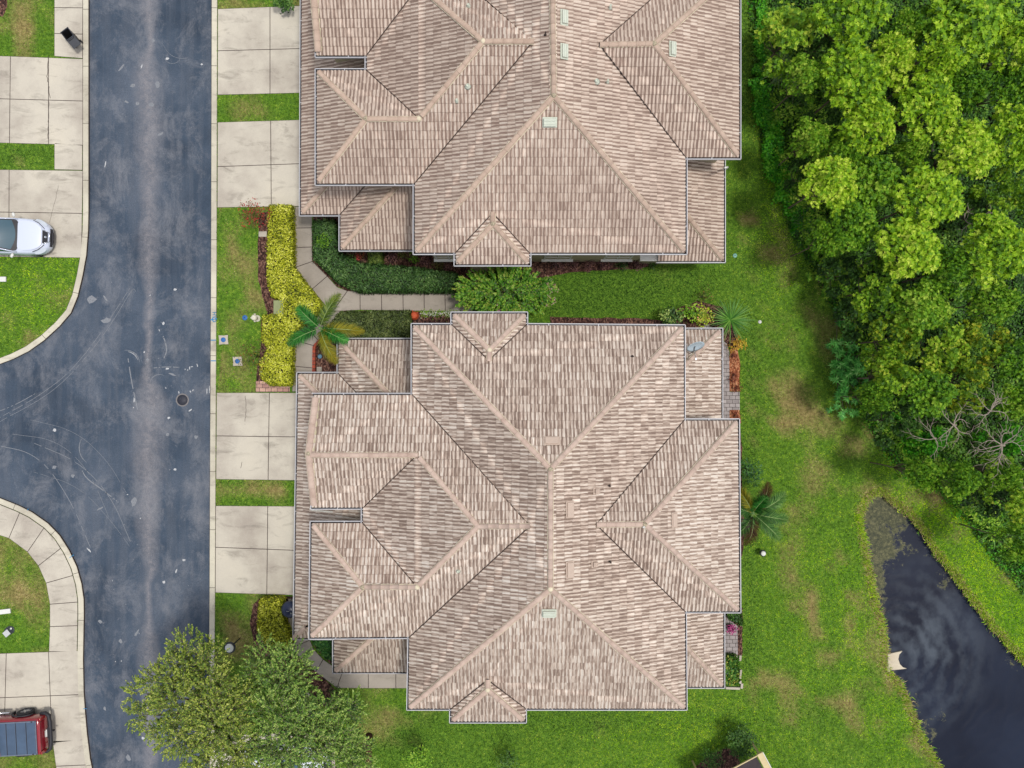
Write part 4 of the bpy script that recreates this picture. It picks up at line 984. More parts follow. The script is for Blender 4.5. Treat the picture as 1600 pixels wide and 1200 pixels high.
def clump_leaves(clumps, per, L, Wd, up=.9, seed=0, shell=.45, flat=.8, whorl=1):
    """clumps: (x, y, z, r); leaves lie in the outer, upper shell of each"""
    g = np.random.default_rng(seed); out = []
    for i, (x, y, z, r) in enumerate(clumps):
        n = max(8, int(per*r*r)); d = rdir(n, 0, g)
        if whorl > 1: d = np.repeat(d[:max(2, n//whorl)], whorl, axis=0); n = len(d)
        d[:, 2] = np.where(d[:, 2] < -.35, -d[:, 2], d[:, 2])
        lob = 1+.22*np.sin(d[:, 0]*5+i)*np.sin(d[:, 1]*6+i*2.1); rad = r*lob*(1-shell*g.random(n)**1.5)*(1+.28*np.abs(g.normal(size=n))*(g.random(n) < .3))
        ch = g.random(n)
        if whorl > 1: k_ = n//whorl; rad = np.repeat(rad[::whorl], whorl); ch = np.clip(np.repeat(ch[::whorl], whorl)+g.normal(0, .1, n), 0, 1)
        P = np.array([x, y, z])+d*rad[:, None]*np.array([1, 1, flat]); N = unit(d*.7+rdir(n, up, g)); D = rdir(n, 0, g)+d*.7
        if whorl > 1:
            N = np.repeat(N[::whorl], whorl, axis=0); T1 = unit(np.cross(N, np.array([[.3, .9, .2]]))); T2 = np.cross(N, T1); an = np.tile(np.arange(whorl)*6.2832/whorl, n//whorl)+np.repeat(g.random(n//whorl)*6, whorl)
            D = T1*np.cos(an)[:, None]+T2*np.sin(an)[:, None]; N = unit(N-D*.35+g.normal(0, .15, (n, 3)))
        out.append(leaf_quads(P, N, unit(D), L*(.7+.6*g.random(n)), Wd*(.7+.6*g.random(n)), ch, np.full(n, g.random())))
    return cat_leaf(out)
M_BARK = simple('bark', S(112, 98, 84), .95, var=.3, sc=5); M_BARKD = simple('dark_bark', S(62, 52, 44), .95, var=.3, sc=5)
M_TWIG = simple('bleached_twig', S(158, 146, 132), .9, var=.15)
def limb_set(clumps, base, fork, rad, seed, mat=M_BARK):
    r = random.Random(seed); mb = MB(); b = Vector(base); f = Vector(fork)
    mb.tube([b, b.lerp(f, .5)+Vector((r.uniform(-.06, .06), r.uniform(-.06, .06), 0)), f], [rad, rad*.8, rad*.62], 8)
    for x, y, z, q in clumps:
        e = Vector((x, y, z)); m = f.lerp(e, .5)+Vector((r.uniform(-.15, .15), r.uniform(-.15, .15), -.15)); mb.tube([f, m, e], [rad*.45, rad*.25, rad*.06], 6)
    return mb
TREEG = 'broad-leaved trees of the wood'
def proto_tree(name, label, cat, kind, mat, R=1.0, H=5.0, seed=1, group=TREEG, L=.17, Wd=.10, per=900, parts=True):
    r = random.Random(seed); root = empty(name, label, cat, (0, 0, 0), 0, group); cl = []
    if kind == 'dome':
        k = 32
        for i in range(k):
            a = i*2.399; q = math.sqrt((i+.5)/k)*R*1.9*r.uniform(.85, 1.1); z = H-(q*q)*.28/R+r.uniform(-.35, .25)
            cl.append((q*math.cos(a), q*math.sin(a), z, r.uniform(.26, .60)*R))
    if kind == 'loose':
        for i in range(17):
            a = r.uniform(0, 6.28); q = math.sqrt(r.random())*R*2.0; cl.append((q*math.cos(a), q*math.sin(a), H-(q*q)*.3/R+r.uniform(-.8, .3), r.uniform(.3, .62)*R))
    v, f, u = clump_leaves(cl, per, L, Wd, seed=seed, whorl=6, shell=.35)
    link('crown', fastmesh('crown', v, f, mat, u), root)
    limb_set(cl[::2], (0, 0, -.1), (0, 0, H*.45), .09, seed).build('trunk', M_BARK, root)
    return root
ML_BRIGHT = m_leaf('bright_leaf', [(64, 108, 14), (120, 172, 18), (176, 216, 36), (232, 248, 100)], .3, .3)
ML_MID = m_leaf('mid_leaf', [(48, 94, 16), (92, 148, 24), (140, 188, 38), (194, 222, 84)], .28, .3)
ML_YEL = m_leaf('yellowing_leaf', [(52, 94, 16), (100, 150, 22), (154, 196, 38), (212, 224, 80)], .28, .25)
ML_DARK = m_leaf('dark_leaf', [(24, 52, 16), (46, 84, 26), (76, 120, 40), (124, 158, 74)], .2, .25)
ML_LIME = m_leaf('lime_leaf', [(24, 96, 8), (52, 142, 12), (96, 186, 22), (150, 214, 60)], .3, .2)
FAR = (200, 200, 0)
# (px, py, radius px, proto, label)
WOODTREES = [
 (1238, 48, 56, 'y', 'yellowish open-crowned tree nearest the corner of the north roof, at the top of the wood'),
 (1335, 12, 66, 'b', 'bright green broad tree cut by the top edge, second from the left of the wood'),
 (1424, 42, 34, 'm', 'small green round-headed tree at the top, left of the dark gap with bare branches'),
 (1520, 28, 74, 'b', 'largest bright yellow-green crown at the top edge, right of the dark gap'),
 (1598, 66, 46, 'b', 'bright green tree cut by the right edge near the top corner'),
 (1340, 118, 58, 'b', 'bright double-headed tree below the crowns of the top edge, right of the spiky plant'),
 (1395, 88, 40, 'b', 'pale green crown joined to the right side of the double-headed tree'),
 (1468, 92, 34, 'b', 'narrow bright crown standing just left of the bare branches in the dark gap'),
 (1452, 166, 54, 'b', 'round bright crown in the upper middle of the wood, under the narrow one'),
 (1516, 130, 40, 'm', 'mid green crown right of the round upper-middle one'),
 (1578, 132, 40, 'm', 'thin-leaved green tree by the upper right edge with grey limbs showing'),
 (1362, 196, 50, 'b', 'bright crown with green foot left of the long diagonal dark opening'),
 (1300, 192, 34, 'd', 'dark low tree in shade between the spiky plants and the bright crowns'),
 (1516, 232, 54, 'b', 'bright round crown right of the long diagonal dark opening'),
 (1590, 208, 44, 'b', 'yellow-green crown cut by the right edge a quarter of the way down'),
 (1300, 282, 48, 'b', 'westernmost bright crown of the middle wood, beside the dark grass clumps'),
 (1366, 278, 50, 'm', 'mid green crown between two bright ones at the level of the north eave'),
 (1456, 308, 60, 'b', 'broad bright crown right of centre, below the long diagonal opening'),
 (1588, 300, 46, 'y', 'pale yellow-green crown at the right edge level with the broad bright one'),
 (1532, 330, 34, 'd', 'dark crown tucked behind the pale one at the right edge'),
 (1332, 350, 46, 'm', 'mid green crown over the lower end of the lawn strip'),
 (1424, 388, 54, 'b', 'rounded yellow-green crown in the middle of the wood, left of a dark hollow'),
 (1565, 386, 58, 'b', 'wide bright crown right of the dark hollow'),
 (1490, 420, 40, 'm', 'dull green crown below the dark hollow'),
 (1380, 448, 46, 'y', 'pale dappled crown at the left flank of the wood, above the brown turf'),
 (1320, 426, 34, 'd', 'low grey-green leafy tree right at the turf edge, above the brown patch'),
 (1444, 484, 44, 'm', 'green crown over the yellow-tipped branches in the middle right'),
 (1560, 470, 40, 'm', 'green crown at the right edge, above the yellow-tipped tree'),
 (1348, 494, 36, 'd', 'dark bushy tree overhanging the shaded turf edge'),
 (1404, 530, 44, 'g', 'tree with golden branch tips near the left flank of the wood'),
 (1480, 540, 46, 'y', 'yellow-tipped tree in the lower middle of the wood'),
 (1548, 532, 48, 'g', 'tree with orange-yellow shoots near the right edge, halfway down'),
 (1600, 560, 42, 'm', 'green crown cut by the right edge, halfway down'),
 (1396, 590, 44, 'y', 'curved-branched yellowish tree beside the big-leaved shrub'),
 (1456, 612, 44, 'm', 'dull green tree left of the yellow sprays'),
 (1524, 606, 46, 'g', 'tree flecked with yellow just above the bleached branches'),
 (1590, 628, 34, 'm', 'green tree at the right edge above the bleached branches'),
 (1404, 660, 40, 'd', 'dark undergrowth tree below the curved-branched one'),
 (1460, 690, 36, 'l', 'vivid green leafy tree left of the bleached branches'),
 (1582, 688, 34, 'l', 'vivid lime crown at the right edge beside the bleached branches'),
 (1548, 770, 40, 'd', 'dark tree below the bleached branches'),
 (1500, 752, 34, 'm', 'low green tree above the lime bank of the pond'),
 (1594, 782, 38, 'y', 'yellowish tree at the right edge above the pond bank'),
 (1600, 850, 34, 'm', 'lowest green tree at the right edge beside the palmetto'),
 (1262, 118, 34, 'm', 'low green tree right behind the large spiky rosette'),
 (1288, 66, 30, 'd', 'dark green low tree below the yellowish one by the roof'),
 (1270, 215, 34, 'm', 'bushy green tree at the left flank above the dark grass clumps'),
 (1258, 268, 26, 'd', 'small dark tree between the vivid vines and the westernmost bright crown'),
 (1298, 372, 30, 'm', 'small green tree above the low whorl-leaved shrub'),
 (1322, 238, 34, 'm', 'mid green crown above the westernmost bright one'),
 (1424, 240, 30, 'm', 'small crown at the lower end of the long diagonal opening'),
 (1478, 20, 30, 'm', 'dull crown at the top edge left of the largest one'),
 (1374, 622, 28, 'm', 'green bush behind the whorled shrub'),
 (1392, 556, 30, 'y', 'yellow-green crown just above the whorled shrub'),
 (1440, 740, 30, 'm', 'low green bush above the head of the pond'),
 (1570, 740, 30, 'm', 'green bush under the bleached branches at the right'),
]
def build_wood():
    protos = {}
    specs = {'b': ('dome', ML_BRIGHT, 3), 'm': ('dome', ML_MID, 4), 'y': ('loose', ML_YEL, 5), 'd': ('loose', ML_DARK, 6), 'g': ('loose', None, 8), 'l': ('loose', ML_LIME, 9)}
    r = random.Random(12)
    for i, (px, py, rp, k, lab) in enumerate(WOODTREES):
        H = {'b': 6.4, 'm': 5.4, 'y': 5.0, 'd': 3.4, 'g': 5.0, 'l': 3.2}[k]; v = k+str(i % 2) if k in 'bm' else k
        z = H*.93; c = W(px, py, z); s = rp*K0*(CAM_H-z)/CAM_H/2.22
        if v not in protos:
            kind, mat, sd = specs[k]
            if mat is None: mat = m_leaf('golden_tipped_leaf', [(44, 82, 14), (84, 128, 20), (122, 160, 28), (170, 190, 40), (236, 210, 64)], .28, .1)
            t = proto_tree('broadleaf_tree', lab, 'tree', kind, mat, 1.0, H, sd+(7 if v.endswith('1') else 0), L=.15, Wd=.085, per=1500); protos[v] = t
        else:
            t = copy_tree(protos[v], (0, 0, 0), 0, 1, lab)
        t.location = (c.x, c.y, 0); t.rotation_euler = (0, 0, r.uniform(0, 6.28)); t.scale = (s, s*r.uniform(.9, 1.1), 1)
build_wood()

def scatter_leaves(poly, n, zf, L, Wd, seed, up=1.0, rim=0.0):
    g = np.random.default_rng(seed); P = np.array(poly); lo = P.min(0); hi = P.max(0); Q = lo+(hi-lo)*g.random((int(n*2.2)+50, 2)); Q = Q[inpoly(Q, poly)][:n]; n = len(Q)
    z, cl = zf(Q, g); P3 = np.c_[Q, z]
    return leaf_quads(P3, rdir(n, up, g), rdir(n, 0, g), L*(.6+.8*g.random(n)), Wd*(.6+.8*g.random(n)), g.random(n), cl)
# shaded undergrowth between the trunks, and the vivid vines along its edge
WOODV = gpoly([(p[0] if p[0] < 1650 else 1640, p[1] if p[1] > -40 else -40) for p in WOOD_PX])
def zunder(Q, g):
    h = vnoise(Q[:, 0], Q[:, 1], 1.3, 4); e = np.clip(edge_dist(Q, WOOD)/1.5, .15, 1); return e*(.2+2.2*np.clip(h-.28, 0, 1))*g.random(len(Q))**.35, np.clip((h-.35)*2.4, 0, 1)
v, f, u = scatter_leaves(WOODV, 120000, zunder, .15, .09, 21)
tag(link('undergrowth', fastmesh('undergrowth', v, f, m_leaf('undergrowth_leaf', [(22, 52, 12), (50, 94, 22), (90, 142, 32), (144, 180, 60)], .25, 0), u)), 'dark leafy undergrowth on the shaded floor of the wood', 'undergrowth', kind='stuff')
def ragged(px, amp=.35):
    g_ = gpoly(px); r_ = random.Random(3); out = []
    for i in range(len(g_)):
        a, b = Vector(g_[i]), Vector(g_[(i+1) % len(g_)]); n = max(1, int((b-a).length/.35))
        for k in range(n): q = a.lerp(b, k/n); out.append((q.x+r_.uniform(-amp, amp), q.y+r_.uniform(-amp, amp)))
    return out
VINE = ragged([(1174, 130), (1200, 135), (1212, 200), (1216, 250), (1240, 300), (1262, 350), (1262, 380), (1232, 362), (1204, 300), (1186, 240), (1178, 180)])
VINE2 = ragged([(1345, 640), (1400, 690), (1450, 712), (1500, 790), (1560, 850), (1600, 900), (1640, 960), (1640, 860), (1580, 800), (1520, 770), (1470, 700), (1430, 660), (1380, 640)])
VINE3 = ragged([(1176, 0), (1200, 0), (1215, 130), (1180, 130)])
def zv(hh): return lambda Q, g: (hh*(.25+1.2*vnoise(Q[:, 0], Q[:, 1], .6, 3))*g.random(len(Q))**.4, np.clip(vnoise(Q[:, 0], Q[:, 1], .5, 3, 4)*1.6-.3, 0, 1))
EDGE = ragged([(1166, -20), (1172, 100), (1178, 180), (1192, 250), (1216, 310), (1240, 372), (1280, 432), (1304, 492), (1326, 545), (1308, 600), (1340, 655), (1376, 706), (1408, 745), (1448, 758), (1496, 806), (1540, 866), (1600, 935), (1640, 960), (1640, 880), (1560, 830), (1500, 770), (1420, 710), (1350, 640), (1345, 540), (1310, 450), (1260, 370), (1225, 290), (1200, 200), (1190, 100), (1185, -20)], .25)
THICK = ragged([(1195, 20), (1310, 60), (1310, 180), (1320, 300), (1330, 400), (1360, 560), (1400, 640), (1450, 700), (1520, 760), (1600, 830), (1600, 760), (1640, 740), (1640, 900), (1560, 860), (1480, 780), (1400, 722), (1345, 655), (1318, 610), (1335, 545), (1300, 480), (1275, 425), (1240, 365), (1222, 300), (1205, 230), (1195, 130)], .2)
def zth(Q, g): b = vnoise(Q[:, 0], Q[:, 1], .9, 3, 14); return (.3+2.6*np.clip(b-.3, 0, 1))*g.random(len(Q))**.3, np.clip(b*1.8-.45, 0, 1)
v, f, u = scatter_leaves(THICK, 42000, zth, .14, .085, 44)
tag(link('thicket', fastmesh('thicket', v, f, ML_MID, u)), 'tangled mid green thicket filling the flank of the wood', 'thicket', kind='stuff')
parts = [scatter_leaves(EDGE, 15000, zv(.45), .12, .07, 35), scatter_leaves(VINE, 7000, zv(.7), .14, .10, 31), scatter_leaves(VINE2, 16000, zv(.6), .14, .09, 32), scatter_leaves(VINE3, 4500, zv(.5), .13, .09, 33)]
v, f, u = cat_leaf(parts)
tag(link('vines', fastmesh('vines', v, f, ML_LIME, u)), 'vivid green vines creeping along the edge of the wood', 'vines', kind='stuff')

# dead, bleached branches
def dead_branches(px, py, z, R, seed, label, n=10):
    root = empty('dead_branch', label, 'dead branches', tuple(W(px, py, 0)), 0, 'bleached bare branches in the wood'); r = random.Random(seed)
    c = W(px, py, z)-W(px, py, 0); mb = MB(); tw = MB()
    for i in range(n):
        a = r.uniform(0, 6.28); p = Vector(c); d = Vector((math.cos(a), math.sin(a), r.uniform(-.1, .4))); pts = [Vector(p)]; cur = r.uniform(-.5, .5)
        for k in range(6):
            d = (Matrix.Rotation(cur+r.uniform(-.25, .25), 3, 'Z') @ d); d.z -= .1; p = p+d.normalized()*R*r.uniform(.14, .22); pts.append(Vector(p))
            if k > 0:
                q = p.copy(); e = Matrix.Rotation(r.choice((-1, 1))*r.uniform(.5, 1.0), 3, 'Z') @ d; tp = [q.copy()]
                for m in range(3): e = Matrix.Rotation(r.uniform(-.4, .4), 3, 'Z') @ e; q = q+e.normalized()*R*.12; tp.append(q.copy())
                tw.tube(tp, [.012, .010, .008, .005], 4)
        mb.tube(pts, [.022, .020, .018, .015, .012, .009, .006], 5)
    mb.tube([Vector((0, 0, -.05)), c*.5+Vector((.1, 0, 0)), c], [.08, .06, .04], 6)
    mb.build('limb', M_TWIG, root); tw.build('twig', M_TWIG, root); return root
dead_branches(1490, 664, 5.2, 1.0, 3, 'curling bleached branches left of the vivid lime crown', 7)
dead_branches(1548, 642, 5.6, .95, 4, 'topmost tangle of bleached bare branches near the right edge', 8)
dead_branches(1566, 696, 5.4, 1.15, 5, 'dense fan of bleached branches under the vivid lime crown', 13)
dead_branches(1590, 738, 5.0, 1.1, 6, 'sparse bleached branch reaching down towards the pond bank', 5)
dead_branches(1460, 685, 4.4, 1.1, 7, 'small looping bare branch at the foot of the wood', 4)
dead_branches(1490, 76, 5.0, 1.3, 8, 'grey bare limbs crossing the dark gap near the top', 5)
dead_branches(1545, 100, 5.2, 1.1, 9, 'grey bare limbs among the crowns at the upper right', 4)
dead_branches(1455, 235, 4.6, 1.2, 10, 'grey limb lying across the long diagonal opening', 3)
dead_branches(1520, 350, 4.6, 1.0, 11, 'grey limb in the dark hollow right of centre', 3)

# spiky rosettes
def blades(n, L, w, seed, lift=(.15, .9), droop=.5, seg=4):
    g = random.Random(seed); V = []; F = []; U = []
    for i in range(n):
        a = i*2.399+g.uniform(-.2, .2); el = g.uniform(*lift); l = L*g.uniform(.7, 1.1); c = g.random(); d = Vector((math.cos(a), math.sin(a), 0)); sd_ = Vector((-d.y, d.x, 0)); b = len(V)
        for k in range(seg+1):
            t = k/seg; p = d*(l*t*math.cos(el*(1-t*.3)))+Vector((0, 0, .1+l*(t*math.sin(el)-droop*t*t*.6))); ww = w*(1-t**1.6)*(.5+min(1, t*4)*.5)/2+.001
            V += [p-sd_*ww, p+sd_*ww]
        for k in range(seg): F.append([b+2*k, b+2*k+1, b+2*k+3, b+2*k+2]); U += [(c, .5)]*4
    return np.array(V), np.array(F), np.array(U)
M_YUC = m_leaf('yucca_blade', [(46, 72, 44), (78, 108, 66), (122, 146, 96), (170, 184, 130)], .15, .1)
M_YUCB = m_leaf('palmetto_blade', [(34, 80, 22), (64, 124, 40), (110, 164, 60), (160, 196, 90)], .2, .1)
def rosette(px, py, rp, name, label, cat, mat=M_YUC, n=60, seed=1, w=.05, lift=(.1, 1.1), z=.3):
    R = rp*K0; v, f, u = blades(n, R*1.15, w, seed, lift); o = tag(link(name, fastmesh(name, v, f, mat, u)), label, cat, 'spiky plants along the wood'); c = W(px, py, z); o.location = (c.x, c.y, z); return o
rosette(1218, 112, 29, 'yucca', 'large grey-green spiky rosette beside the north roof at the edge of the wood', 'yucca', n=95, z=.9)
rosette(1238, 134, 20, 'yucca', 'dark spiky rosette partly behind the large grey-green one', 'yucca', seed=2, n=40)
rosette(1215, 178, 30, 'fan_grass', 'long-bladed thin grass clump sprawling below the large rosette', 'grass clump', M_YUCB, 34, 3, .035, (.0, .6))
rosette(1236, 168, 22, 'yucca', 'small spiky rosette with bleached blades below the large one', 'yucca', seed=4, n=34)
rosette(1252, 318, 28, 'sword_grass', 'dark reedy grass clump at the foot of the vivid vines', 'grass clump', M_YUC, 90, 5, .022, (.1, 1.0))
rosette(1258, 352, 26, 'sword_grass', 'lower dark reedy grass clump drooping over the turf edge', 'grass clump', M_YUC, 80, 6, .022, (.0, .9))
rosette(1550, 828, 27, 'palmetto', 'spiky green palmetto above the lime pond bank', 'palmetto', M_YUCB, 60, 7, .045)
rosette(1528, 792, 22, 'palmetto', 'darker palmetto at the lower edge of the wood', 'palmetto', M_YUC, 44, 8, .04)
rosette(508, 357, 17, 'sword_fern', 'tufted arching plant in the corner under the north entry roof', 'plant', M_YUCB, 60, 9, .035)

# whorled big-leaved shrub
def whorls(px_list, name, label, cat, mat, n=9, L=.32, w=.10, z=(.7, 1.6), seed=1, group=None):
    g = np.random.default_rng(seed); P = []; D = []; C = []
    for x, y in px_list:
        zz = g.uniform(*z); c = W(x, y, zz); a0 = g.random()*6.28; col = g.random()
        for k in range(n):
            a = a0+2*math.pi*k/n; P.append(c); D.append((math.cos(a), math.sin(a), g.uniform(-.25, .15))); C.append(col)
    P = np.array([tuple(p) for p in P]); D = np.array(D); N = unit(np.array([[0, 0, 1.0]])+g.normal(size=P.shape)*.25)
    v, f, u = leaf_quads(P, N, D, L*(.8+.4*g.random(len(P))), w, g.random(len(P)), np.array(C)); ctr = v.mean(0); ctr[2] = 0; v = v-ctr
    root = empty(name, label, cat, tuple(ctr), 0, group); link('foliage', fastmesh('foliage', v, f, mat, u), root)
    mb = MB()
    for x, y in px_list[::3]:
        e = W(x, y, z[0])-Vector(ctr); mb.tube([Vector((e.x*.2, e.y*.2, -.02)), e*.6, e], [.025, .018, .01], 5)
    mb.build('stem', M_BARK, root); return root
gr = random.Random(5)
whorls([(1324+gr.gauss(0, 13), 578+gr.gauss(0, 30)) for _ in range(120)], 'umbrella_shrub', 'blue-green shrub with whorled finger leaves at the turf edge', 'shrub', m_leaf('whorl_leaf', [(30, 92, 24), (62, 148, 46), (108, 188, 78), (170, 222, 130)], .2, .1), L=.25, w=.075, seed=3)
whorls([(1298+gr.gauss(0, 16), 425+gr.gauss(0, 16)) for _ in range(60)], 'leafy_shrub', 'grey-green whorl-leaved shrub low at the edge above the brown turf', 'shrub', ML_MID, L=.2, seed=4)

# hedges clipped flat
def hedge(px, h, mat, name, label, n=None, L=.1, w=.06, seed=1, up=1.0, rag=.06, group=None, dens=900):
    poly = gpoly(px, h); lo = gpoly(px, h*.5); A = abs(sum(poly[i-1][0]*poly[i][1]-poly[i][0]*poly[i-1][1] for i in range(len(poly))))/2
    n = n or int(A*dens); cx = sum(p[0] for p in poly)/len(poly); cy = sum(p[1] for p in poly)/len(poly)
    def zf(Q, g): b = vnoise(Q[:, 0], Q[:, 1], .45, 3, seed); return h*(.80+.22*b)+g.normal(size=len(Q))*rag-.12*h*(g.random(len(Q)) < .3), np.clip(b*1.5-.25, 0, 1)
    parts = [scatter_leaves(poly, n, zf, L, w, seed, up)]
    g = np.random.default_rng(seed+50); per = sum(math.dist(poly[i-1], poly[i]) for i in range(len(poly))); m = int(per*h*dens*.8); q = []; pts = np.array(poly)
    e = g.integers(0, len(poly), m*3); t = g.random(m*3); ln = np.array([math.dist(poly[i], poly[(i+1) % len(poly)]) for i in range(len(poly))]); k = g.random(m*3) < ln[e]/ln.max(); e = e[k][:m]; t = t[k][:m]
    Q = pts[e]*(1-t[:, None])+pts[(e+1) % len(poly)]*t[:, None]+g.normal(size=(len(e), 2))*.03; z = h*g.random(len(e)); d = np.c_[Q-[cx, cy], np.zeros(len(e))]
    parts.append(leaf_quads(np.c_[Q, z], unit(unit(d)+rdir(len(e), 0, g)*.6), rdir(len(e), 0, g), L, w, g.random(len(e)), np.full(len(e), .3)))
    v, f, u = cat_leaf(parts); root = empty(name, label, 'hedge', (cx, cy, 0), 0, group); v = v-[cx, cy, 0]
    link('foliage', fastmesh('foliage', v, f, mat, u), root)
    MB().prism([(x-cx, y-cy) for x, y in inset(poly, .09)], 0, h*.72).build('twig_core', simple('hedge_core', S(34, 38, 18), 1), root); return root
ML_GOLD = m_leaf('golden_leaf', [(56, 70, 10), (128, 140, 16), (196, 202, 36), (234, 236, 90), (250, 248, 150)], .2, .05)
ML_GREENH = m_leaf('podocarpus_leaf', [(24, 50, 18), (48, 84, 34), (82, 122, 54), (134, 166, 96)], .15, .05)
ML_OLIVEH = m_leaf('olive_leaf', [(34, 50, 20), (62, 80, 34), (98, 116, 56), (146, 156, 90)], .15, .05)
hedge([(420, 320), (454, 320), (457, 418), (500, 474), (503, 480), (478, 500), (456, 520), (454, 602), (420, 601), (407, 590), (406, 568), (418, 545), (409, 530), (410, 494), (430, 491), (440, 480), (440, 468), (424, 462), (418, 440), (418, 400)], .75, ML_GOLD, 'golden_hedge', 'long golden-yellow clipped hedge between the street lawn and the entrance walk', L=.095, w=.06, seed=3, rag=.09, dens=850)
hedge([(406, 937), (438, 937), (440, 968), (447, 985), (453, 1010), (420, 1012), (402, 985), (404, 950)], .8, ML_GOLD, 'golden_hedge', 'short golden-yellow hedge beside the dark grill at the south-west corner', L=.095, w=.06, seed=4, rag=.09, dens=850)
hedge([(489, 345), (520, 345), (530, 398), (560, 412), (600, 415), (640, 418), (714, 428), (712, 454), (560, 455), (527, 440), (490, 402)], .9, ML_GREENH, 'green_hedge', 'large dark green hedge wrapping round the north entrance bed', L=.15, w=.05, seed=5, rag=.09, dens=750)
hedge([(530, 488), (640, 486), (641, 528), (545, 528), (512, 512)], .85, ML_OLIVEH, 'green_hedge', 'dark olive hedge between the entrance walk and the middle house', L=.13, w=.045, seed=6, dens=750, rag=.09)
hedge([(575, 393), (596, 393), (597, 412), (576, 413)], .7, m_leaf('box_leaf', [(30, 52, 14), (62, 88, 26), (104, 128, 46), (160, 176, 80)], .15), 'box_shrub', 'small square clipped green shrub under the north entry eave', L=.05, w=.035, seed=7, dens=2600, rag=.02)
hedge([(1132, 1028), (1153, 1028), (1155, 1068), (1132, 1070)], .7, m_leaf('croton_leaf', [(16, 50, 12), (40, 92, 18), (84, 136, 34), (190, 186, 80)], .15), 'leafy_hedge', 'dark glossy planting boxed in by pale stones at the south-east porch', L=.15, w=.08, seed=8, dens=500)
hedge([(1136, 953), (1158, 953), (1160, 978), (1148, 972), (1140, 966)], .6, ML_DARK, 'leafy_hedge', 'small dark planting at the top of the south-east patio', L=.12, w=.07, seed=9, dens=600)
hedge([(488, 1000), (524, 1000), (524, 1034), (508, 1028), (494, 1012)], .6, m_leaf('fern_leaf', [(14, 50, 16), (30, 84, 28), (58, 120, 40), (110, 150, 70)], .15), 'leafy_hedge', 'green planting in the corner of the south-west walk', L=.11, w=.07, seed=10, dens=900)

# round shrubs
def shrub(px, py, rp, mat, name, label, z=.6, seed=1, per=1300, L=.12, w=.08, k=7, group=None, flat=.8):
    r = random.Random(seed); R = rp*K0; c = W(px, py, z); cl = []
    for i in range(k):
        a = i*2.399; q = math.sqrt((i+.3)/k)*R*.75; cl.append((q*math.cos(a), q*math.sin(a), z-q*q*.25+r.uniform(-.12, .1), R*r.uniform(.32, .5)))
    v, f, u = clump_leaves(cl, per, L, w, seed=seed, flat=flat); root = empty(name, label, 'shrub', (c.x, c.y, 0), r.uniform(0, 6), group); link('foliage', fastmesh('foliage', v, f, mat, u), root)
    limb_set(cl, (0, 0, -.03), (0, 0, z*.3), .03, seed).build('stem', M_BARKD, root); return root
ML_RED = m_leaf('red_tip_leaf', [(60, 34, 20), (96, 58, 26), (104, 84, 36), (176, 44, 42), (214, 60, 60)], .15, .05)
ML_BRONZE = m_leaf('bronze_leaf', [(66, 40, 24), (92, 72, 28), (84, 98, 34), (120, 128, 48), (186, 40, 30)], .15, .05)
ML_PINK = m_leaf('plum_leaf', [(46, 26, 32), (88, 54, 60), (132, 88, 86), (170, 130, 110)], .15, .1)
shrub(396, 336, 24, ML_RED, 'red_leaf_shrub', 'airy shrub with crimson tips at the head of the golden hedge', 1.2, 1, 420, .09, .05, 12, flat=.6)
shrub(392, 556, 28, ML_BRONZE, 'crape_myrtle_sapling', 'thin bronze-leaved sapling with red blossoms leaning over the street lawn', 1.5, 2, 200, .1, .05, 12, flat=.5)
shrub(444, 4, 15, ML_DARK, 'street_shrub', 'dark green shrub at the top edge beside the uppermost driveway', .7, 3)
for i, (x, y, rp, m, lab) in enumerate([(545, 405, 10, ML_DARK, 'first low plant from the left in the north entry bed'), (562, 398, 10, ML_RED, 'red-tinged low plant left of the square shrub'), (612, 402, 9, ML_PINK, 'plum-leaved plant just right of the square shrub'),
    (628, 398, 9, ML_BRONZE, 'bronze plant in the middle of the north bed'), (646, 404, 9, ML_MID, 'small green plant in the north bed before the white sill'), (664, 408, 10, ML_PINK, 'plum-leaved plant below the corner of the north roof'), (684, 412, 10, ML_BRONZE, 'bronze plant next to the crape myrtle'), (700, 418, 9, ML_PINK, 'plum-leaved plant touching the crape myrtle'),
    (872, 412, 11, ML_PINK, 'purple low shrub right of the crape myrtle under the wall'), (895, 413, 11, ML_PINK, 'second purple shrub right of the crape myrtle'), (920, 414, 11, ML_PINK, 'third purple shrub along the north wall'), (945, 413, 11, ML_PINK, 'fourth purple shrub along the north wall'), (972, 414, 11, ML_DARK, 'dark green shrub following the purple row'), (1000, 414, 11, ML_PINK, 'last purple shrub of the row under the lower roof'), (1020, 416, 8, ML_DARK, 'small dark shrub at the end of the wall bed')]):
    shrub(x, y, rp, m, 'bed_plant', lab, .45, 20+i, 1100, .08, .045, 6, 'small plants in the bed along the north house')
shrub(1050, 497, 18, m_leaf('glossy_leaf', [(14, 40, 14), (36, 72, 24), (84, 124, 44), (186, 206, 110)], .15), 'corner_shrub', 'dark glossy shrub at the north-east corner of the middle house', .9, 41, 700, .14, .09)
shrub(1080, 488, 17, ML_MID, 'corner_shrub', 'lighter leafy shrub above the satellite dish', .9, 42, 600, .14, .08)
shrub(1101, 494, 17, m_leaf('variegated_leaf', [(40, 70, 14), (120, 150, 24), (190, 210, 50), (226, 160, 110)], .15), 'variegated_shrub', 'yellow-green variegated shrub with salmon tips by the small roof', 1.0, 43, 600, .13, .07)
shrub(1100, 462, 17, ML_BRONZE, 'thin_shrub', 'thin flowering shrub standing out on the turf above the variegated one', .5, 44, 260, .09, .05)
shrub(1152, 538, 14, m_leaf('orange_leaf', [(120, 96, 20), (196, 150, 40), (226, 186, 60), (200, 200, 70)], .15), 'golden_shrub', 'orange-gold shrub at the head of the orange mulch strip', .5, 45, 900, .13, .04)
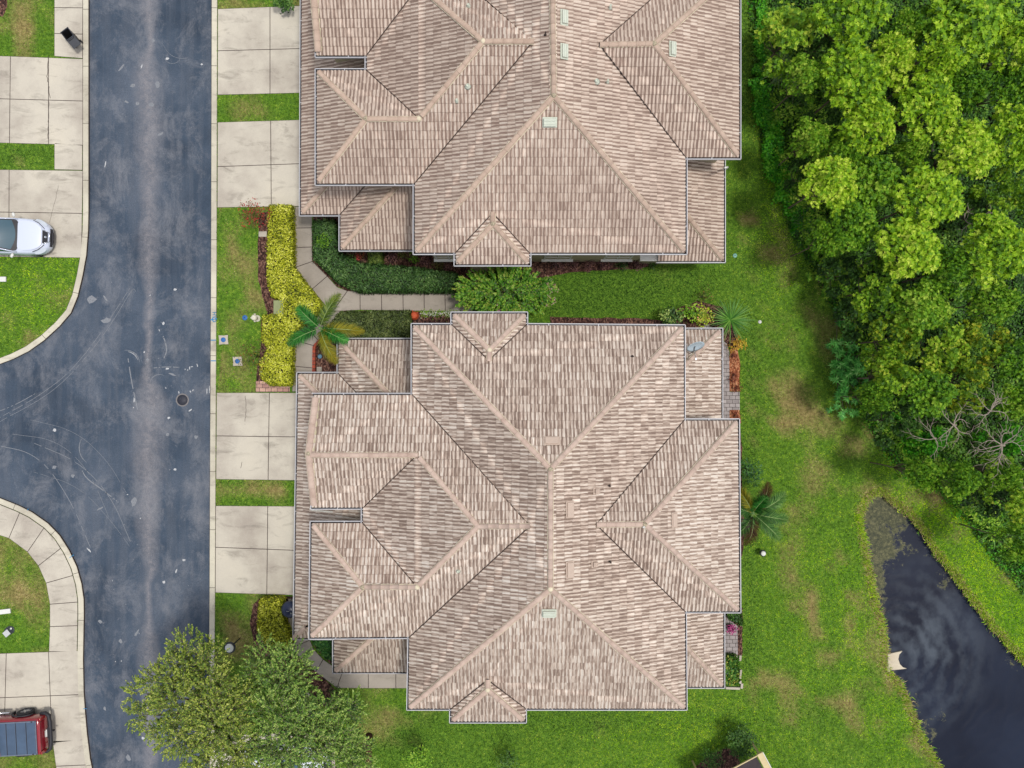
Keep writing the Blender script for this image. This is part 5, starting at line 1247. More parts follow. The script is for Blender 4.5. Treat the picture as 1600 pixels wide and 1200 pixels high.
for i, (x, y, rp, lab) in enumerate([(1147, 556, 6, 'topmost dark red plant in the orange mulch'), (1149, 586, 6, 'second dark red plant in the orange mulch'), (1146, 594, 5, 'third dark red plant in the orange mulch'), (1152, 607, 9, 'dark red plant by the paved gap'), (1150, 650, 8, 'dark red plant below the paved gap')]):
    shrub(x, y, rp, m_leaf('dark_red_leaf', [(34, 12, 10), (80, 26, 18), (130, 48, 30), (170, 100, 60)], .1) if i == 0 else bpy.data.materials['dark_red_leaf'], 'red_cordyline', lab, .35, 60+i, 700, .12, .03, 5, 'red plants in the orange mulch')
shrub(1160, 1160, 26, ML_DARK, 'round_shrub', 'round dark green shrub beside the beige screen enclosure', 1.2, 47, 900, .1, .07, 12)
shrub(1112, 1188, 20, m_leaf('soft_green_leaf', [(20, 56, 14), (44, 96, 26), (84, 140, 44), (140, 180, 80)], .15), 'round_shrub', 'soft green shrub at the bottom edge left of the mulch', .7, 48, 1000, .1, .04, 9)
shrub(652, 1192, 24, ML_MID, 'speckled_shrub', 'pale-leaved upright shrub at the bottom edge below the middle house', 2.0, 49, 330, .12, .06, 10)
shrub(796, 1194, 20, ML_DARK, 'bottom_shrub', 'dark shrub at the bottom edge under the little south gable', 1.2, 50, 600, .1, .06, 9)
shrub(548, 1112, 17, ML_GREENH, 'clipped_shrub', 'dark green shrub on the turf beside the large street tree', .8, 51, 1000, .09, .05)
shrub(524, 1095, 22, ML_DARK, 'ground_shrub', 'green shrub on the red mulch by the bend of the south walk', .5, 52, 1100, .08, .05)
shrub(505, 376, 13, ML_MID, 'ground_shrub', 'lighter green plant inside the north entrance hedge', 1.0, 53, 700, .1, .04)
shrub(1172, 735, 20, m_leaf('blue_green_leaf', [(14, 44, 16), (30, 76, 28), (58, 112, 44), (96, 146, 70)], .15), 'fan_shrub', 'deep green shrub against the east wall above the palm', 1.0, 54, 500, .2, .05)
# fern-leaved plant at the corner
rosette(1140, 500, 33, 'tree_fern', 'feathery arching green plant at the north-east corner of the middle house', 'plant', M_YUCB, 110, 11, .05, (.1, .9), z=1.0)

# shoots carrying leaves: crape myrtle and the street trees
def shoots(starts, seed, Ls, per, leafL, leafW, droop=.25, tipcol=None):
    """starts: (point, direction, length); returns leaf mesh data, twig MB"""
    g = np.random.default_rng(seed); P = []; D = []; N = []; C = []; R = []; tw = MB(); tips = []
    for p, d, l in starts:
        p = Vector(p); d = Vector(d).normalized(); n = max(4, int(l*per)); pts = []; col = g.random(); side = d.cross(Vector((0, 0, 1))).normalized()
        for k in range(n+1):
            t = k/n; q = p+d*l*t+Vector((0, 0, -droop*l*t*t)); pts.append(q)
            if k == 0: continue
            for s_ in (-1, 1):
                P.append(q); D.append(side*s_*(1-.5*t)+d*(.5+t)+Vector(g.normal(size=3)*.25)); nn = Vector((0, 0, 1))+Vector(g.normal(size=3)*.45); N.append(nn.normalized()); C.append(min(1, col*.7+.45*t)); R.append(g.random())
        tw.tube([pts[0], pts[len(pts)//2], pts[-1]], [.012, .008, .003], 3, cap=False); tips.append(pts[-1])
    P = np.array([tuple(a) for a in P]); D = np.array([tuple(a) for a in D]); N = np.array([tuple(a) for a in N])
    n = len(P); g2 = g.random(n); return leaf_quads(P, N, D, leafL*(.6+.7*g2), leafW*(.7+.5*g2), np.array(R), np.array(C)), tw, tips
def crape():
    r = random.Random(3); z0 = 2.2; c = W(788, 455, z0); root = empty('crape_myrtle', 'light green crape myrtle with pink blossoms between the two houses', 'tree', (c.x, c.y, 0)); st = []
    b = Vector((0, 0, .6)); limbs = MB()
    for k in range(5): a = k*1.26; limbs.tube([(0, 0, -.1), (math.cos(a)*.25, math.sin(a)*.25, 1.0), (math.cos(a)*1.0, math.sin(a)*.7, 2.0)], [.07, .05, .025], 6)
    for i in range(420):
        a = r.uniform(0, 6.28); q = math.sqrt(r.random()); p = Vector((math.cos(a)*q*2.2, math.sin(a)*q*1.02, 2.0+.55*(1-q*q)+r.uniform(-.9, .15))); d = Vector((math.cos(a)*(.3+q), math.sin(a)*(.3+q), r.uniform(-.15, .6))); st.append((p-d.normalized()*.2, d, r.uniform(.35, .75)))
    (v, f, u), tw, tips = shoots(st, 5, .5, 17, .15, .085)
    link('crown', fastmesh('crown', v, f, m_leaf('myrtle_leaf', [(26, 66, 12), (56, 112, 20), (98, 158, 34), (150, 192, 62), (186, 180, 90)], .28, 0), u), root)
    tw.build('twig', M_BARK, root); limbs.build('trunk', M_BARK, root)
    # blossoms on the outer shoots
    far = sorted(tips, key=lambda t: -(t.x+abs(t.y)*.3)); pk = far[:26]+r.sample(tips, 16); P = []
    g = np.random.default_rng(8)
    for t in pk:
        for k in range(9): P.append(np.array(t)+g.normal(size=3)*.045)
    P = np.array(P); n = len(P); v, f, u = leaf_quads(P, rdir(n, .8, g), rdir(n, 0, g), .05, .05, g.random(n), g.random(n))
    link('blossom', fastmesh('blossom', v, f, m_leaf('pink_petal', [(190, 120, 130), (226, 170, 180), (244, 214, 214)], .2, 0), u), root)
crape()
def street_tree(clumps, px, py, zt, label, seed, mat):
    """clumps: px, py, radius px, height"""
    c = W(px, py, 0); root = empty('street_tree', label, 'tree', (c.x, c.y, 0)); r = random.Random(seed); st = []; cl = []
    for x, y, rp, z in clumps:
        q = W(x, y, z); R = rp*K0*(CAM_H-z)/CAM_H; o = Vector((q.x-c.x, q.y-c.y, z)); cl.append((o.x, o.y, o.z-.2, R)); n = int(R*R*150)
        for i in range(n):
            a = r.uniform(0, 6.28); s_ = r.random()**.5; h = r.uniform(-.9, 1)*(1-s_*.5)*min(R, 1.0)*.75
            p = o+Vector((math.cos(a)*s_*R*.86, math.sin(a)*s_*R*.86, h)); d = Vector((math.cos(a)*(.25+s_)+r.uniform(-.5, .5), math.sin(a)*(.25+s_)+r.uniform(-.5, .5), r.uniform(-.2, .5))); st.append((p, d, r.uniform(.28, .6)))
    (v, f, u), tw, tips = shoots(st, seed, .4, 19, .095, .052, .15)
    link('crown', fastmesh('crown', v, f, mat, u), root); tw.build('twig', M_BARK, root)
    limb_set(cl, (0, 0, -.1), (0, 0, zt), .20, seed).build('trunk', M_BARK, root); return root
ML_OAK = m_leaf('oak_leaf', [(28, 52, 20), (60, 100, 34), (102, 144, 48), (156, 188, 80), (204, 218, 124)], .25, 0)
ML_OAK2 = m_leaf('oak_leaf_yellow', [(34, 54, 20), (72, 104, 32), (118, 146, 44), (170, 186, 70), (212, 214, 116)], .25, 0)
street_tree([(298, 1018, 30, 6.3), (285, 1052, 34, 6.5), (250, 1068, 28, 6.2), (222, 1086, 20, 5.8), (212, 1120, 14, 5.5), (238, 1122, 24, 6.0), (322, 1046, 32, 6.6), (285, 1096, 42, 7.0), (335, 1090, 40, 7.2), (345, 1130, 44, 7.3), (300, 1148, 42, 6.9), (268, 1150, 26, 6.2), (338, 1180, 42, 6.8), (372, 1160, 34, 7.0), (385, 1200, 40, 6.4), (372, 1100, 30, 7.0), (335, 1020, 16, 5.8)],
            388, 1080, 2.6, 'large olive-green street tree overhanging the road at the bottom', 11, ML_OAK2)
street_tree([(418, 1050, 34, 6.4), (452, 1040, 32, 6.2), (440, 1072, 34, 6.6), (468, 1062, 20, 5.8), (410, 1020, 20, 5.4), (432, 1118, 40, 7.0), (470, 1122, 36, 7.0), (505, 1118, 30, 6.6), (545, 1108, 22, 6.0), (440, 1160, 42, 7.2), (490, 1160, 34, 7.0), (530, 1148, 28, 6.5), (556, 1168, 20, 6.0), (420, 1200, 36, 6.6), (520, 1190, 40, 6.6), (460, 1200, 30, 6.6), (565, 1200, 20, 6.0)],
            500, 1090, 2.6, 'broad green street tree nearest the middle house, right of the one over the road', 12, ML_OAK)

# feather palms
def frond(L, az, el, droop, mat, seed, root, pl=.42, tw=1.0):
    g = random.Random(seed); n = 60; V = []; F = []; U = []; h = Vector((math.cos(az), math.sin(az), 0)); side = Vector((-h.y, h.x, 0)); pts = []
    for k in range(n+1):
        t = k/n; pts.append(h*(L*t*math.cos(el)*(1-.12*t))+Vector((0, 0, L*(t*math.sin(el)-droop*t*t))))
    for k in range(5, n+1):
        t = k/n; p = pts[k]; tang = (pts[k]-pts[k-1]).normalized(); up = side.cross(tang).normalized()*-1
        for q in range(6):
            ang = math.radians(-75+q*30+g.uniform(-14, 14)) if q < 6 else 0; s_ = -1 if q % 2 else 1
            out = (side*s_*math.cos(ang*.75)+up*math.sin(ang)*.9).normalized(); l = pl*(math.sin(math.pi*min(1, t*.86+.13))**.6)*g.uniform(.65, 1.15)
            d = (out*.85+tang*.65*(.6+t)).normalized(); w = .024*tw; b = len(V); m = p+d*l*.5; e = p+d*l+Vector((0, 0, -l*.25)); sw = tang*w
            V += [p-sw*.5, p+sw*.5, m+sw*.6, e, m-sw*.6]; F.append([b, b+4, b+3, b+2, b+1]); c = g.random(); U += [(c, t)]*5
    o = link('frond', fastmesh('frond', np.array([tuple(v) for v in V]), np.array(F), mat, np.array(U)), root)
    mb = MB(); mb.tube(pts[::5]+[pts[-1]], [.022]+[.016]*8+[.006]*(len(pts[::5])-8), 5); mb.build('rachis', bpy.data.materials['palm_stalk'], o); return o
simple('palm_stalk', S(150, 170, 110), .6)
MP_G = m_leaf('palm_green', [(10, 54, 12), (26, 98, 24), (60, 146, 46), (120, 190, 96)], .2, 0)
MP_Y = m_leaf('palm_yellowing', [(60, 64, 12), (112, 118, 24), (160, 154, 36), (196, 170, 60)], .2, 0)
MP_O = m_leaf('palm_olive', [(34, 56, 14), (72, 104, 26), (118, 142, 40), (166, 176, 70)], .2, 0)
MP_D = m_leaf('palm_dark', [(24, 60, 22), (56, 104, 40), (98, 148, 66), (160, 190, 110)], .2, 0)
MP_B = m_leaf('palm_bronze', [(28, 16, 10), (62, 40, 22), (96, 66, 36), (130, 110, 60)], .2, 0)
def palm(px, py, z, label, fr):
    c = W(px, py, z); root = empty('feather_palm', label, 'palm', (c.x, c.y, 0)); k = MB()
    k.tube([(0, 0, -.1), (.02, 0, z*.5), (0, 0, z-.5)], [.14, .11, .09], 12); k.build('trunk', simple('palm_trunk', S(150, 142, 128), .8, var=.2, sc=9), root)
    MB().tube([(0, 0, z-.55), (0, 0, z-.1), (0, 0, z+.15)], [.10, .085, .03], 12).build('crownshaft', simple('crownshaft', S(112, 150, 90), .5), root)
    for i, (tx, ty, zt, mat) in enumerate(fr):
        t = W(tx, ty, zt); d = Vector((t.x-c.x, t.y-c.y, 0)); L = d.length/math.cos(.5)*1.14; el = .62; dr = (L*math.sin(el)-(zt-z))/L
        o = frond(L, math.atan2(d.y, d.x), el, dr, mat, i+3, root, pl=.56); o.location = (0, 0, z)
palm(500, 513, 3.4, 'tall palm with green and yellowing plumes over the entrance walk', [(463, 477, 3.5, MP_G), (446, 541, 2.8, MP_G), (533, 455, 3.0, MP_O), (574, 518, 3.1, MP_Y), (546, 535, 3.9, MP_G), (528, 572, 3.1, MP_Y)])
palm(1176, 802, 3.2, 'bushy green palm against the east wall of the middle house', [(1200, 774, 4.4, MP_G), (1231, 768, 3.0, MP_D), (1203, 750, 2.6, MP_B), (1236, 812, 2.8, MP_D), (1222, 846, 2.8, MP_D), (1163, 856, 2.4, MP_B), (1148, 838, 2.8, MP_D), (1150, 760, 2.8, MP_Y), (1146, 790, 3.0, MP_D)])

# ------------------------------------------------------------------ the turf itself
def grass():
    g = np.random.default_rng(2); N = 1100000; Q = np.c_[g.uniform(-27.2, 27.2, N), g.uniform(-20.5, 20.5, N)]; keep = ~inpoly(Q, ROAD) & ~inpoly(Q, POND)
    Q = Q[keep]; keep = np.ones(len(Q), bool)
    for c in COVER: 
        c_ = np.array(c); lo = c_.min(0); hi = c_.max(0); m = np.where((Q[:, 0] > lo[0]) & (Q[:, 0] < hi[0]) & (Q[:, 1] > lo[1]) & (Q[:, 1] < hi[1]))[0]
        if len(m): keep[m[inpoly(Q[m], c)]] = False
    Q = Q[keep]; n = len(Q); dry = f_dry(Q); lush = f_lush(Q); deep = f_deep_shade(Q); 
    a = g.uniform(0, 6.28, n); L = g.uniform(.035, .085, n)*(1-.35*dry)*(1+.25*lush); w = g.uniform(.010, .022, n); lean = g.uniform(.2, 1.1, n)
    d = np.c_[np.cos(a)*np.sin(lean), np.sin(a)*np.sin(lean), np.cos(lean)]; s_ = np.c_[-np.sin(a), np.cos(a), np.zeros(n)]; B = np.c_[Q, np.zeros(n)]
    V = np.stack([B-s_*w[:, None], B+s_*w[:, None], B+d*L[:, None]], 1).reshape(-1, 3); F = np.arange(3*n).reshape(n, 3)
    cl = vnoise(Q[:, 0], Q[:, 1], .5, 4, 8)*.8+vnoise(Q[:, 0], Q[:, 1], .16, 2, 3)*1.0; cl = cl+(vnoise(Q[:, 0]*2.2, Q[:, 1]*.35, 1.0, 3, 6)-.5)*.45*(Q[:, 0] > 11.5)+(vnoise(Q[:, 0], Q[:, 1], 2.6, 3, 2)-.5)*.35; r = np.clip(cl*.95+g.random(n)*.42-.62, 0, 1); r[g.random(n) < .0015] = 1.0
    # colour columns: ordinary, dry, lush, painted shade -> u holds chance, v picks the column
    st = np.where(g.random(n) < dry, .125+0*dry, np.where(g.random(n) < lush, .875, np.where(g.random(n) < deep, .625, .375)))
    uv = np.repeat(np.c_[r, st], 3, axis=0)
    t = NT('grass_blade'); u = t.sep(t.uv())
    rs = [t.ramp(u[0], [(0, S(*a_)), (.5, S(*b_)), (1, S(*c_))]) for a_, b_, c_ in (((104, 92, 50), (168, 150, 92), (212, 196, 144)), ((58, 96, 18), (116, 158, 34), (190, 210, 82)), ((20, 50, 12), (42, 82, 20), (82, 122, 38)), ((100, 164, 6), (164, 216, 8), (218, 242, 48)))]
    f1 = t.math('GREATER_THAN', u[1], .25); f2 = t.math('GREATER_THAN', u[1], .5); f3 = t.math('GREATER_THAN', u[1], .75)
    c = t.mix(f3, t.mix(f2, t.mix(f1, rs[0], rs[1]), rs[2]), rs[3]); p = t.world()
    c = t.mix(.3, c, t.ramp(t.noise(p, .9, 5, .6), [(.3, .35), (.7, .68)]), 'OVERLAY'); t.col(c); t.rough(.6)
    t.b.inputs['Specular IOR Level'].default_value = .15
    tag(link('grass', fastmesh('grass', V, F, t.m, uv)), 'mown green lawn grass with dry tan patches round the houses', 'grass', kind='stuff'); print('grass', n)
grass()
def bank_tufts():
    g = np.random.default_rng(9); n = 26000; P = np.array(POND); ln = np.hypot(*(np.roll(P, -1, 0)-P).T); vis = (np.abs(P[:, 0]) < 30) & (np.abs(P[:, 1]) < 22); pr = ln*vis; pr /= pr.sum()
    e = g.choice(len(P), n, p=pr); t = g.random(n)[:, None]; Q = P[e]*(1-t)+np.roll(P, -1, 0)[e]*t; off = np.array(inset(POND, 1.0))[e]-P[e]; off = unit(off); Q = Q+off*(g.normal(-.04, .11, n)[:, None])
    L = g.uniform(.08, .24, n); a = np.arctan2(off[:, 1], off[:, 0])+g.normal(0, .9, n); lean = g.uniform(.5, 1.4, n); w = g.uniform(.012, .024, n)
    d = np.c_[np.cos(a)*np.sin(lean), np.sin(a)*np.sin(lean), np.cos(lean)]; s_ = np.c_[-np.sin(a), np.cos(a), np.zeros(n)]; B = np.c_[Q, np.full(n, -.02)]
    V = np.stack([B-s_*w[:, None], B+s_*w[:, None], B+d*L[:, None]], 1).reshape(-1, 3); st = np.where(g.random(n) < .45*np.clip(vnoise(Q[:, 0], Q[:, 1], 1.2, 3)*2-.3, 0, 1)+.1, .125, np.where(g.random(n) < .4, .875, .375))
    tag(link('bank_grass', fastmesh('bank_grass', V, np.arange(3*n).reshape(n, 3), bpy.data.materials['grass_blade'], np.repeat(np.c_[g.random(n), st], 3, axis=0))), 'long yellowish grass fringing the bank of the pond', 'grass', kind='stuff')
bank_tufts()
# ------------------------------------------------------------------ vehicles
def loft(name, stations, mat, parent, sub=2, cap=True, close=False):
    """stations: list of rings of equal length (lists of xyz)"""
    V = [p for s in stations for p in s]; n = len(stations[0]); F = []
    for i in range(len(stations)-1):
        for k in range(n-1 if not close else n): F.append([i*n+k, i*n+(k+1) % n, (i+1)*n+(k+1) % n, (i+1)*n+k])
    if cap: F += [list(range(n))[::-1], [(len(stations)-1)*n+k for k in range(n)]]
    me = fastmesh(name, V, F, mat, smooth=True); bm = bmesh.new(); bm.from_mesh(me); bmesh.ops.recalc_face_normals(bm, faces=bm.faces); bm.to_mesh(me); bm.free()
    o = link(name, me, parent)
    if sub: s = o.modifiers.new('smooth', 'SUBSURF'); s.levels = s.render_levels = sub
    return o
def mirror_ring(r): return r+[(x, -y, z) for x, y, z in r[::-1]]
def paint(name, c, rough=.22, metal=.0):
    t = NT(name); t.col(c); t.rough(rough); t.b.inputs['Metallic'].default_value = metal; t.b.inputs['Coat Weight'].default_value = .6; t.b.inputs['Coat Roughness'].default_value = .05
    t.b.inputs['Specular IOR Level'].default_value = .5; return t.m
M_TYRE = simple('tyre_rubber', (.018, .018, .02, 1), .85); M_RIM = simple('alloy', S(196, 200, 204), .3, .7)
M_CGLASS = paint('car_glass', (.05, .10, .13, 1), .12); M_LAMP = paint('lamp_glass', S(214, 222, 232), .1); M_REDL = paint('tail_lamp', (.25, .01, .01, 1), .15)
M_CHROME = simple('chrome', S(220, 224, 228), .15, .9, .02); M_TRIM = simple('black_trim', (.02, .02, .025, 1), .55)
def wheel(parent, x, y, r, w, side):
    M = Matrix.Translation((x, y, r)) @ Matrix.Rotation(math.radians(90*side), 4, 'X')
    o = MB().lathe([(r*.62, -w/2), (r*.92, -w/2), (r, -w*.35), (r, w*.35), (r*.92, w/2), (r*.62, w/2)], seg=28, M=M, cap=False).build('wheel', M_TYRE, parent)
    rim = MB().lathe([(r*.64, -w*.45), (r*.64, w*.42), (r*.56, w*.44), (r*.54, w*.2), (.02, w*.2)], seg=24, M=M, cap=False)
    for k in range(5):
        a = k*1.2566; rim.box(None, (r*.56, .055, .03), M=M @ Matrix.Rotation(a, 4, 'Z') @ Matrix.Translation((r*.30, 0, -w*.40))); rim.box(None, (r*.56, .055, .03), M=M @ Matrix.Rotation(a, 4, 'Z') @ Matrix.Translation((r*.30, 0, w*.40)))
    rim.build('rim', M_RIM, o); return o
def suv(px, py, rz, label, body, zc=.9):
    """nose of the car at +x; origin on the ground under the nose tip"""
    c = W(px, py, zc); root = empty('parked_car', label, 'car', (c.x, c.y, .02), rz, 'cars parked on the driveways'); Lc = 4.5; hw = .92
    def ring(x, w, zb, zs, zt, crown=.0): return mirror_ring([(x, w*.90, zb), (x, w, zb+.12), (x, w*1.0, (zb+zs)/2), (x, w*.985, zs), (x, w*.86, zt-.015), (x, w*.5, zt+crown*.7), (x, .001, zt+crown)])
    st = [(-4.5, .74, .42, .78, .95, 0), (-4.38, .84, .30, .90, 1.02, .0), (-3.9, .91, .22, .98, 1.06, 0), (-3.0, .93, .20, .97, 1.03, .0), (-2.0, .93, .20, .95, 1.02, .0), (-1.45, .93, .20, .92, 1.04, .02), (-1.1, .925, .20, .88, 1.03, .035), (-.7, .90, .21, .82, .97, .05), (-.40, .84, .23, .74, .90, .05), (-.18, .72, .26, .66, .80, .03), (-.05, .56, .30, .60, .68, .02), (.0, .42, .34, .56, .60, .01)]
    loft('body', [ring(*s) for s in st], body, root)
    # hood skin, set just proud, ending in shut lines
    hood = [[(x, y*s, z) for s in (1, .6, .2, -.2, -.6, -1)] for x, y, z in ((-1.36, .76, 1.048), (-1.0, .755, 1.05), (-.62, .70, 1.005), (-.36, .56, .945), (-.24, .40, .90))]
    for r_ in hood:
        for i, (x, y, z) in enumerate(r_): r_[i] = (x-.04*(abs(y)/.75)**2*(1 if x < -1.2 else -0.5), y, z+.045*(1-(y/.8)**2))
    loft('hood', hood, body, root, 1, False)
    g = lambda x, w, z, zr: [(x, w, z), (x, w*.93, z+(zr-z)*.5), (x, w*.82, zr-.03), (x, w*.5, zr), (x, -w*.5, zr), (x, -w*.82, zr-.03), (x, -w*.93, z+(zr-z)*.5), (x, -w, z)]
    loft('cabin', [g(-4.2, .74, 1.0, 1.05), g(-3.9, .80, 1.0, 1.45), g(-3.2, .83, 1.0, 1.62), g(-2.6, .83, 1.0, 1.64), g(-2.2, .82, 1.0, 1.58)], body, root)
    # windscreen, side glass, roof
    ws = [[(x, y*s, z+.03*(1-s*s)) for s in (-1, -.6, -.2, .2, .6, 1)] for x, y, z in ((-1.36, .74, 1.05), (-1.6, .73, 1.22), (-1.95, .68, 1.44), (-2.22, .64, 1.575))]
    for r_ in ws:
        for i, (x, y, z) in enumerate(r_): r_[i] = (x-.12*(y/.74)**2, y, z)
    loft('windscreen', ws, M_CGLASS, root, 1, False)
    sh = [[(x*.985-.02, y*1.07, z-.035) for x, y, z in r_] for r_ in ws]; sh[0] = [(x+.07, y*1.03, z+.012) for x, y, z in sh[0]]
    loft('windscreen_surround', sh, M_TRIM, root, 1, False)
    for s in (-1, 1):
        MB().add([(-1.66, s*.84, 1.03), (-3.9, s*.85, 1.06), (-3.7, s*.78, 1.45), (-2.4, s*.735, 1.53)], [[0, 1, 2, 3]]).build('side_window', M_CGLASS, root)
        MB().tube([(-1.42, s*.84, 1.03), (-1.75, s*.80, 1.24), (-2.25, s*.72, 1.57)], .03, 6).build('pillar', body, root)
        m = MB().lathe([(.001, -.11), (.05, -.10), (.075, -.04), (.075, .04), (.05, .10), (.001, .11)], seg=12, M=Matrix.Translation((-1.62, s*1.03, 1.06)) @ Matrix.Rotation(s*.35, 4, 'Z') @ Matrix.Rotation(math.pi/2, 4, 'X') @ Matrix.Scale(.8, 4, (0, 1, 0)), cap=False); m.tube([(-1.60, s*.88, 1.0), (-1.62, s*.98, 1.03)], .025, 6); m.build('mirror', M_WHITE if s > 0 else M_WHITE, root)
        # swept headlight with a dark shut line
        hl = [[(-.62, s*.905, .80), (-.62, s*.82, .92)], [(-.40, s*.86, .74), (-.40, s*.70, .90)], [(-.2, s*.74, .69), (-.24, s*.56, .84)], [(-.10, s*.60, .66), (-.15, s*.50, .77)]]
        loft('headlight', [[(x+.014, y*1.012, z+.012) for x, y, z in h] for h in hl], M_LAMP, root, 1, False)
        MB().tube([(-.66, s*.80, .975), (-.42, s*.68, .93), (-.26, s*.52, .88), (-.17, s*.40, .83)], .016, 5).build('shut_line', M_TRIM, root)
        for xx in (-.88, -3.55): wheel(root, xx, s*.80, .34, .22, s)
    gr = MB(); gr.add([(-.235, -.33, .885), (-.235, .33, .885), (-.06, .24, .715), (-.06, -.24, .715)], [[0, 3, 2, 1]]); gr.box((-.0, 0, .52), (.06, .9, .16)); gr.build('grille', M_TRIM, root)
    ch = MB(); ch.tube([(-.2, .345, .868), (-.05, .25, .73), (.0, .20, .66), (.0, -.20, .66), (-.05, -.25, .73), (-.2, -.345, .868)], .022, 6); ch.build('grille_trim', M_CHROME, root)
    MB().lathe([(.06, 0), (.06, .012), (.045, .018), (.001, .018)], seg=20, M=Matrix.Translation((-.13, 0, .795)) @ Matrix.Rotation(math.radians(45), 4, 'Y')).build('emblem', M_CHROME, root)
    MB().tube([(.0, .40, .50), (.03, .2, .44), (.03, -.2, .44), (.0, -.40, .50)], .05, 6).build('bumper_trim', M_TRIM, root)
    return root
M_SILV = paint('pearl_paint', S(214, 222, 240), .3); M_WCAR = paint('white_car_paint', S(226, 232, 240), .3)
suv(73.5, 370, math.radians(-2.0), 'pearl white car with its nose towards the street on the left driveway', M_SILV)
# covered by the street tree at the bottom: only glimpses show
c2 = suv(512, 1196, math.radians(2), 'white car on the driveway half hidden under the green street tree', M_WCAR, 1.0)

def pickup(px, py, rz):
    """tail at +x"""
    c = W(px, py, .6); root = empty('pickup_truck', 'dark red pickup truck with dark ribbed bed cover at the left edge', 'pickup truck', (c.x, c.y, .02), rz); M_RED = paint('red_paint', (.24, .008, .018, 1), .2)
    def ring(x, w, zb, zt): return mirror_ring([(x, w*.93, zb), (x, w*.99, zb+.18), (x, w, zb+.45), (x, w*.985, zt-.14), (x, w*.93, zt-.02), (x, w*.86, zt)])
    st = [(-5.5, .80, .4, .95), (-5.3, .92, .36, 1.05), (-4.0, .95, .34, 1.12), (-2.2, .95, .34, 1.12), (-2.0, .95, .34, 1.16), (-1.0, .955, .36, 1.16), (-.14, .95, .40, 1.16), (-.06, .93, .42, 1.15), (-.03, .90, .45, 1.12)]
    loft('body', [ring(*s) for s in st], M_RED, root, 1)
    g = lambda x, w, zr: [(x, w, 1.10), (x, w*.93, 1.38), (x, w*.86, zr-.03), (x, w*.5, zr), (x, -w*.5, zr), (x, -w*.86, zr-.03), (x, -w*.93, 1.38), (x, -w, 1.10)]
    loft('cab', [g(-4.3, .86, 1.14), g(-3.6, .88, 1.66), g(-3.0, .88, 1.72), g(-2.25, .88, 1.70), g(-2.05, .88, 1.62)], M_RED, root, 1)
    MB().add([(-2.03, -.72, 1.2), (-2.03, .72, 1.2), (-2.10, .62, 1.58), (-2.10, -.62, 1.58)], [[0, 1, 2, 3]]).build('rear_window', M_CGLASS, root)
    cv = MB(); M_COV = simple('bed_cover_vinyl', S(72, 92, 116), .38, .0, .15, 2)
    for x0, x1 in ((-.62, -.20), (-1.14, -.66), (-1.62, -1.18), (-2.0, -1.66)): cv.box(((x0+x1)/2, 0, 1.195), (x1-x0, 1.60, .045))
    o = cv.build('bed_cover', M_COV, root, .012); sm = MB()
    for x in (-.64, -1.16, -1.64): sm.box((x, 0, 1.185), (.05, 1.6, .03))
    sm.build('cover_seam', M_TRIM, o); fr = MB()
    for s in (-1, 1): fr.box((-1.08, s*.82, 1.19), (1.85, .05, .05))
    fr.box((-.16, 0, 1.19), (.05, 1.68, .05)); fr.build('cover_rail', simple('rail_grey', S(120, 130, 146), .35, .4), o)
    for s in (-1, 1): MB().box((-.34, s*.81, 1.225), (.07, .05, .02)).build('clamp', M_TRIM, o)
    t = MB(); t.box((-.035, 0, .82), (.05, 1.42, .55)); t.box((-.03, 0, 1.13), (.09, 1.5, .05)); t.build('tailgate', M_RED, root, .02)
    for s in (-1, 1): MB().box((-.03, s*.84, .85), (.07, .16, .42)).build('tail_light', M_REDL, root, .015)
    bp = [[(.02, -.88, z) for z in (.48, .66)]]
    b = MB(); b.tube([(-.25, .96, .58), (-.02, .97, .58), (.14, .86, .58), (.19, .5, .58), (.19, -.5, .58), (.14, -.86, .58), (-.02, -.97, .58), (-.25, -.96, .58)], .10, 8); b.box((.14, 0, .665), (.16, .5, .02)); b.build('rear_bumper', M_TRIM, root)
    MB().box((.05, 0, .72), (.02, .32, .15)).box((.06, .0, .70), (.06, .36, .02)).build('license_plate', M_WHITE, root)
    MB().lathe([(.02, -.06), (.02, .0), (.035, .03), (.001, .065)], (.36, .05, .55), 12).box((.26, .05, .48), (.2, .06, .05)).build('tow_ball', M_TRIM, root)
    for s in (-1, 1):
        for x in (-1.12, -4.5): wheel(root, x, s*.96, .41, .26, s)
        MB().tube([(-.62, s*.99, .62), (-.72, s*1.0, .80), (-.95, s*1.0, .90), (-1.3, s*1.0, .90), (-1.55, s*1.0, .78), (-1.64, s*.99, .6)], .04, 6).build('wheel_arch', M_TRIM, root)
        MB().tube([(-1.95, s*1.02, .42), (-4.0, s*1.02, .42)], .05, 8).build('side_step', M_CHROME, root)
        MB().box((-1.72, s*.98, .45), (.05, .16, .3)).build('mud_flap', M_TRIM, root)
    return root
pickup(73, 1144, math.radians(3))

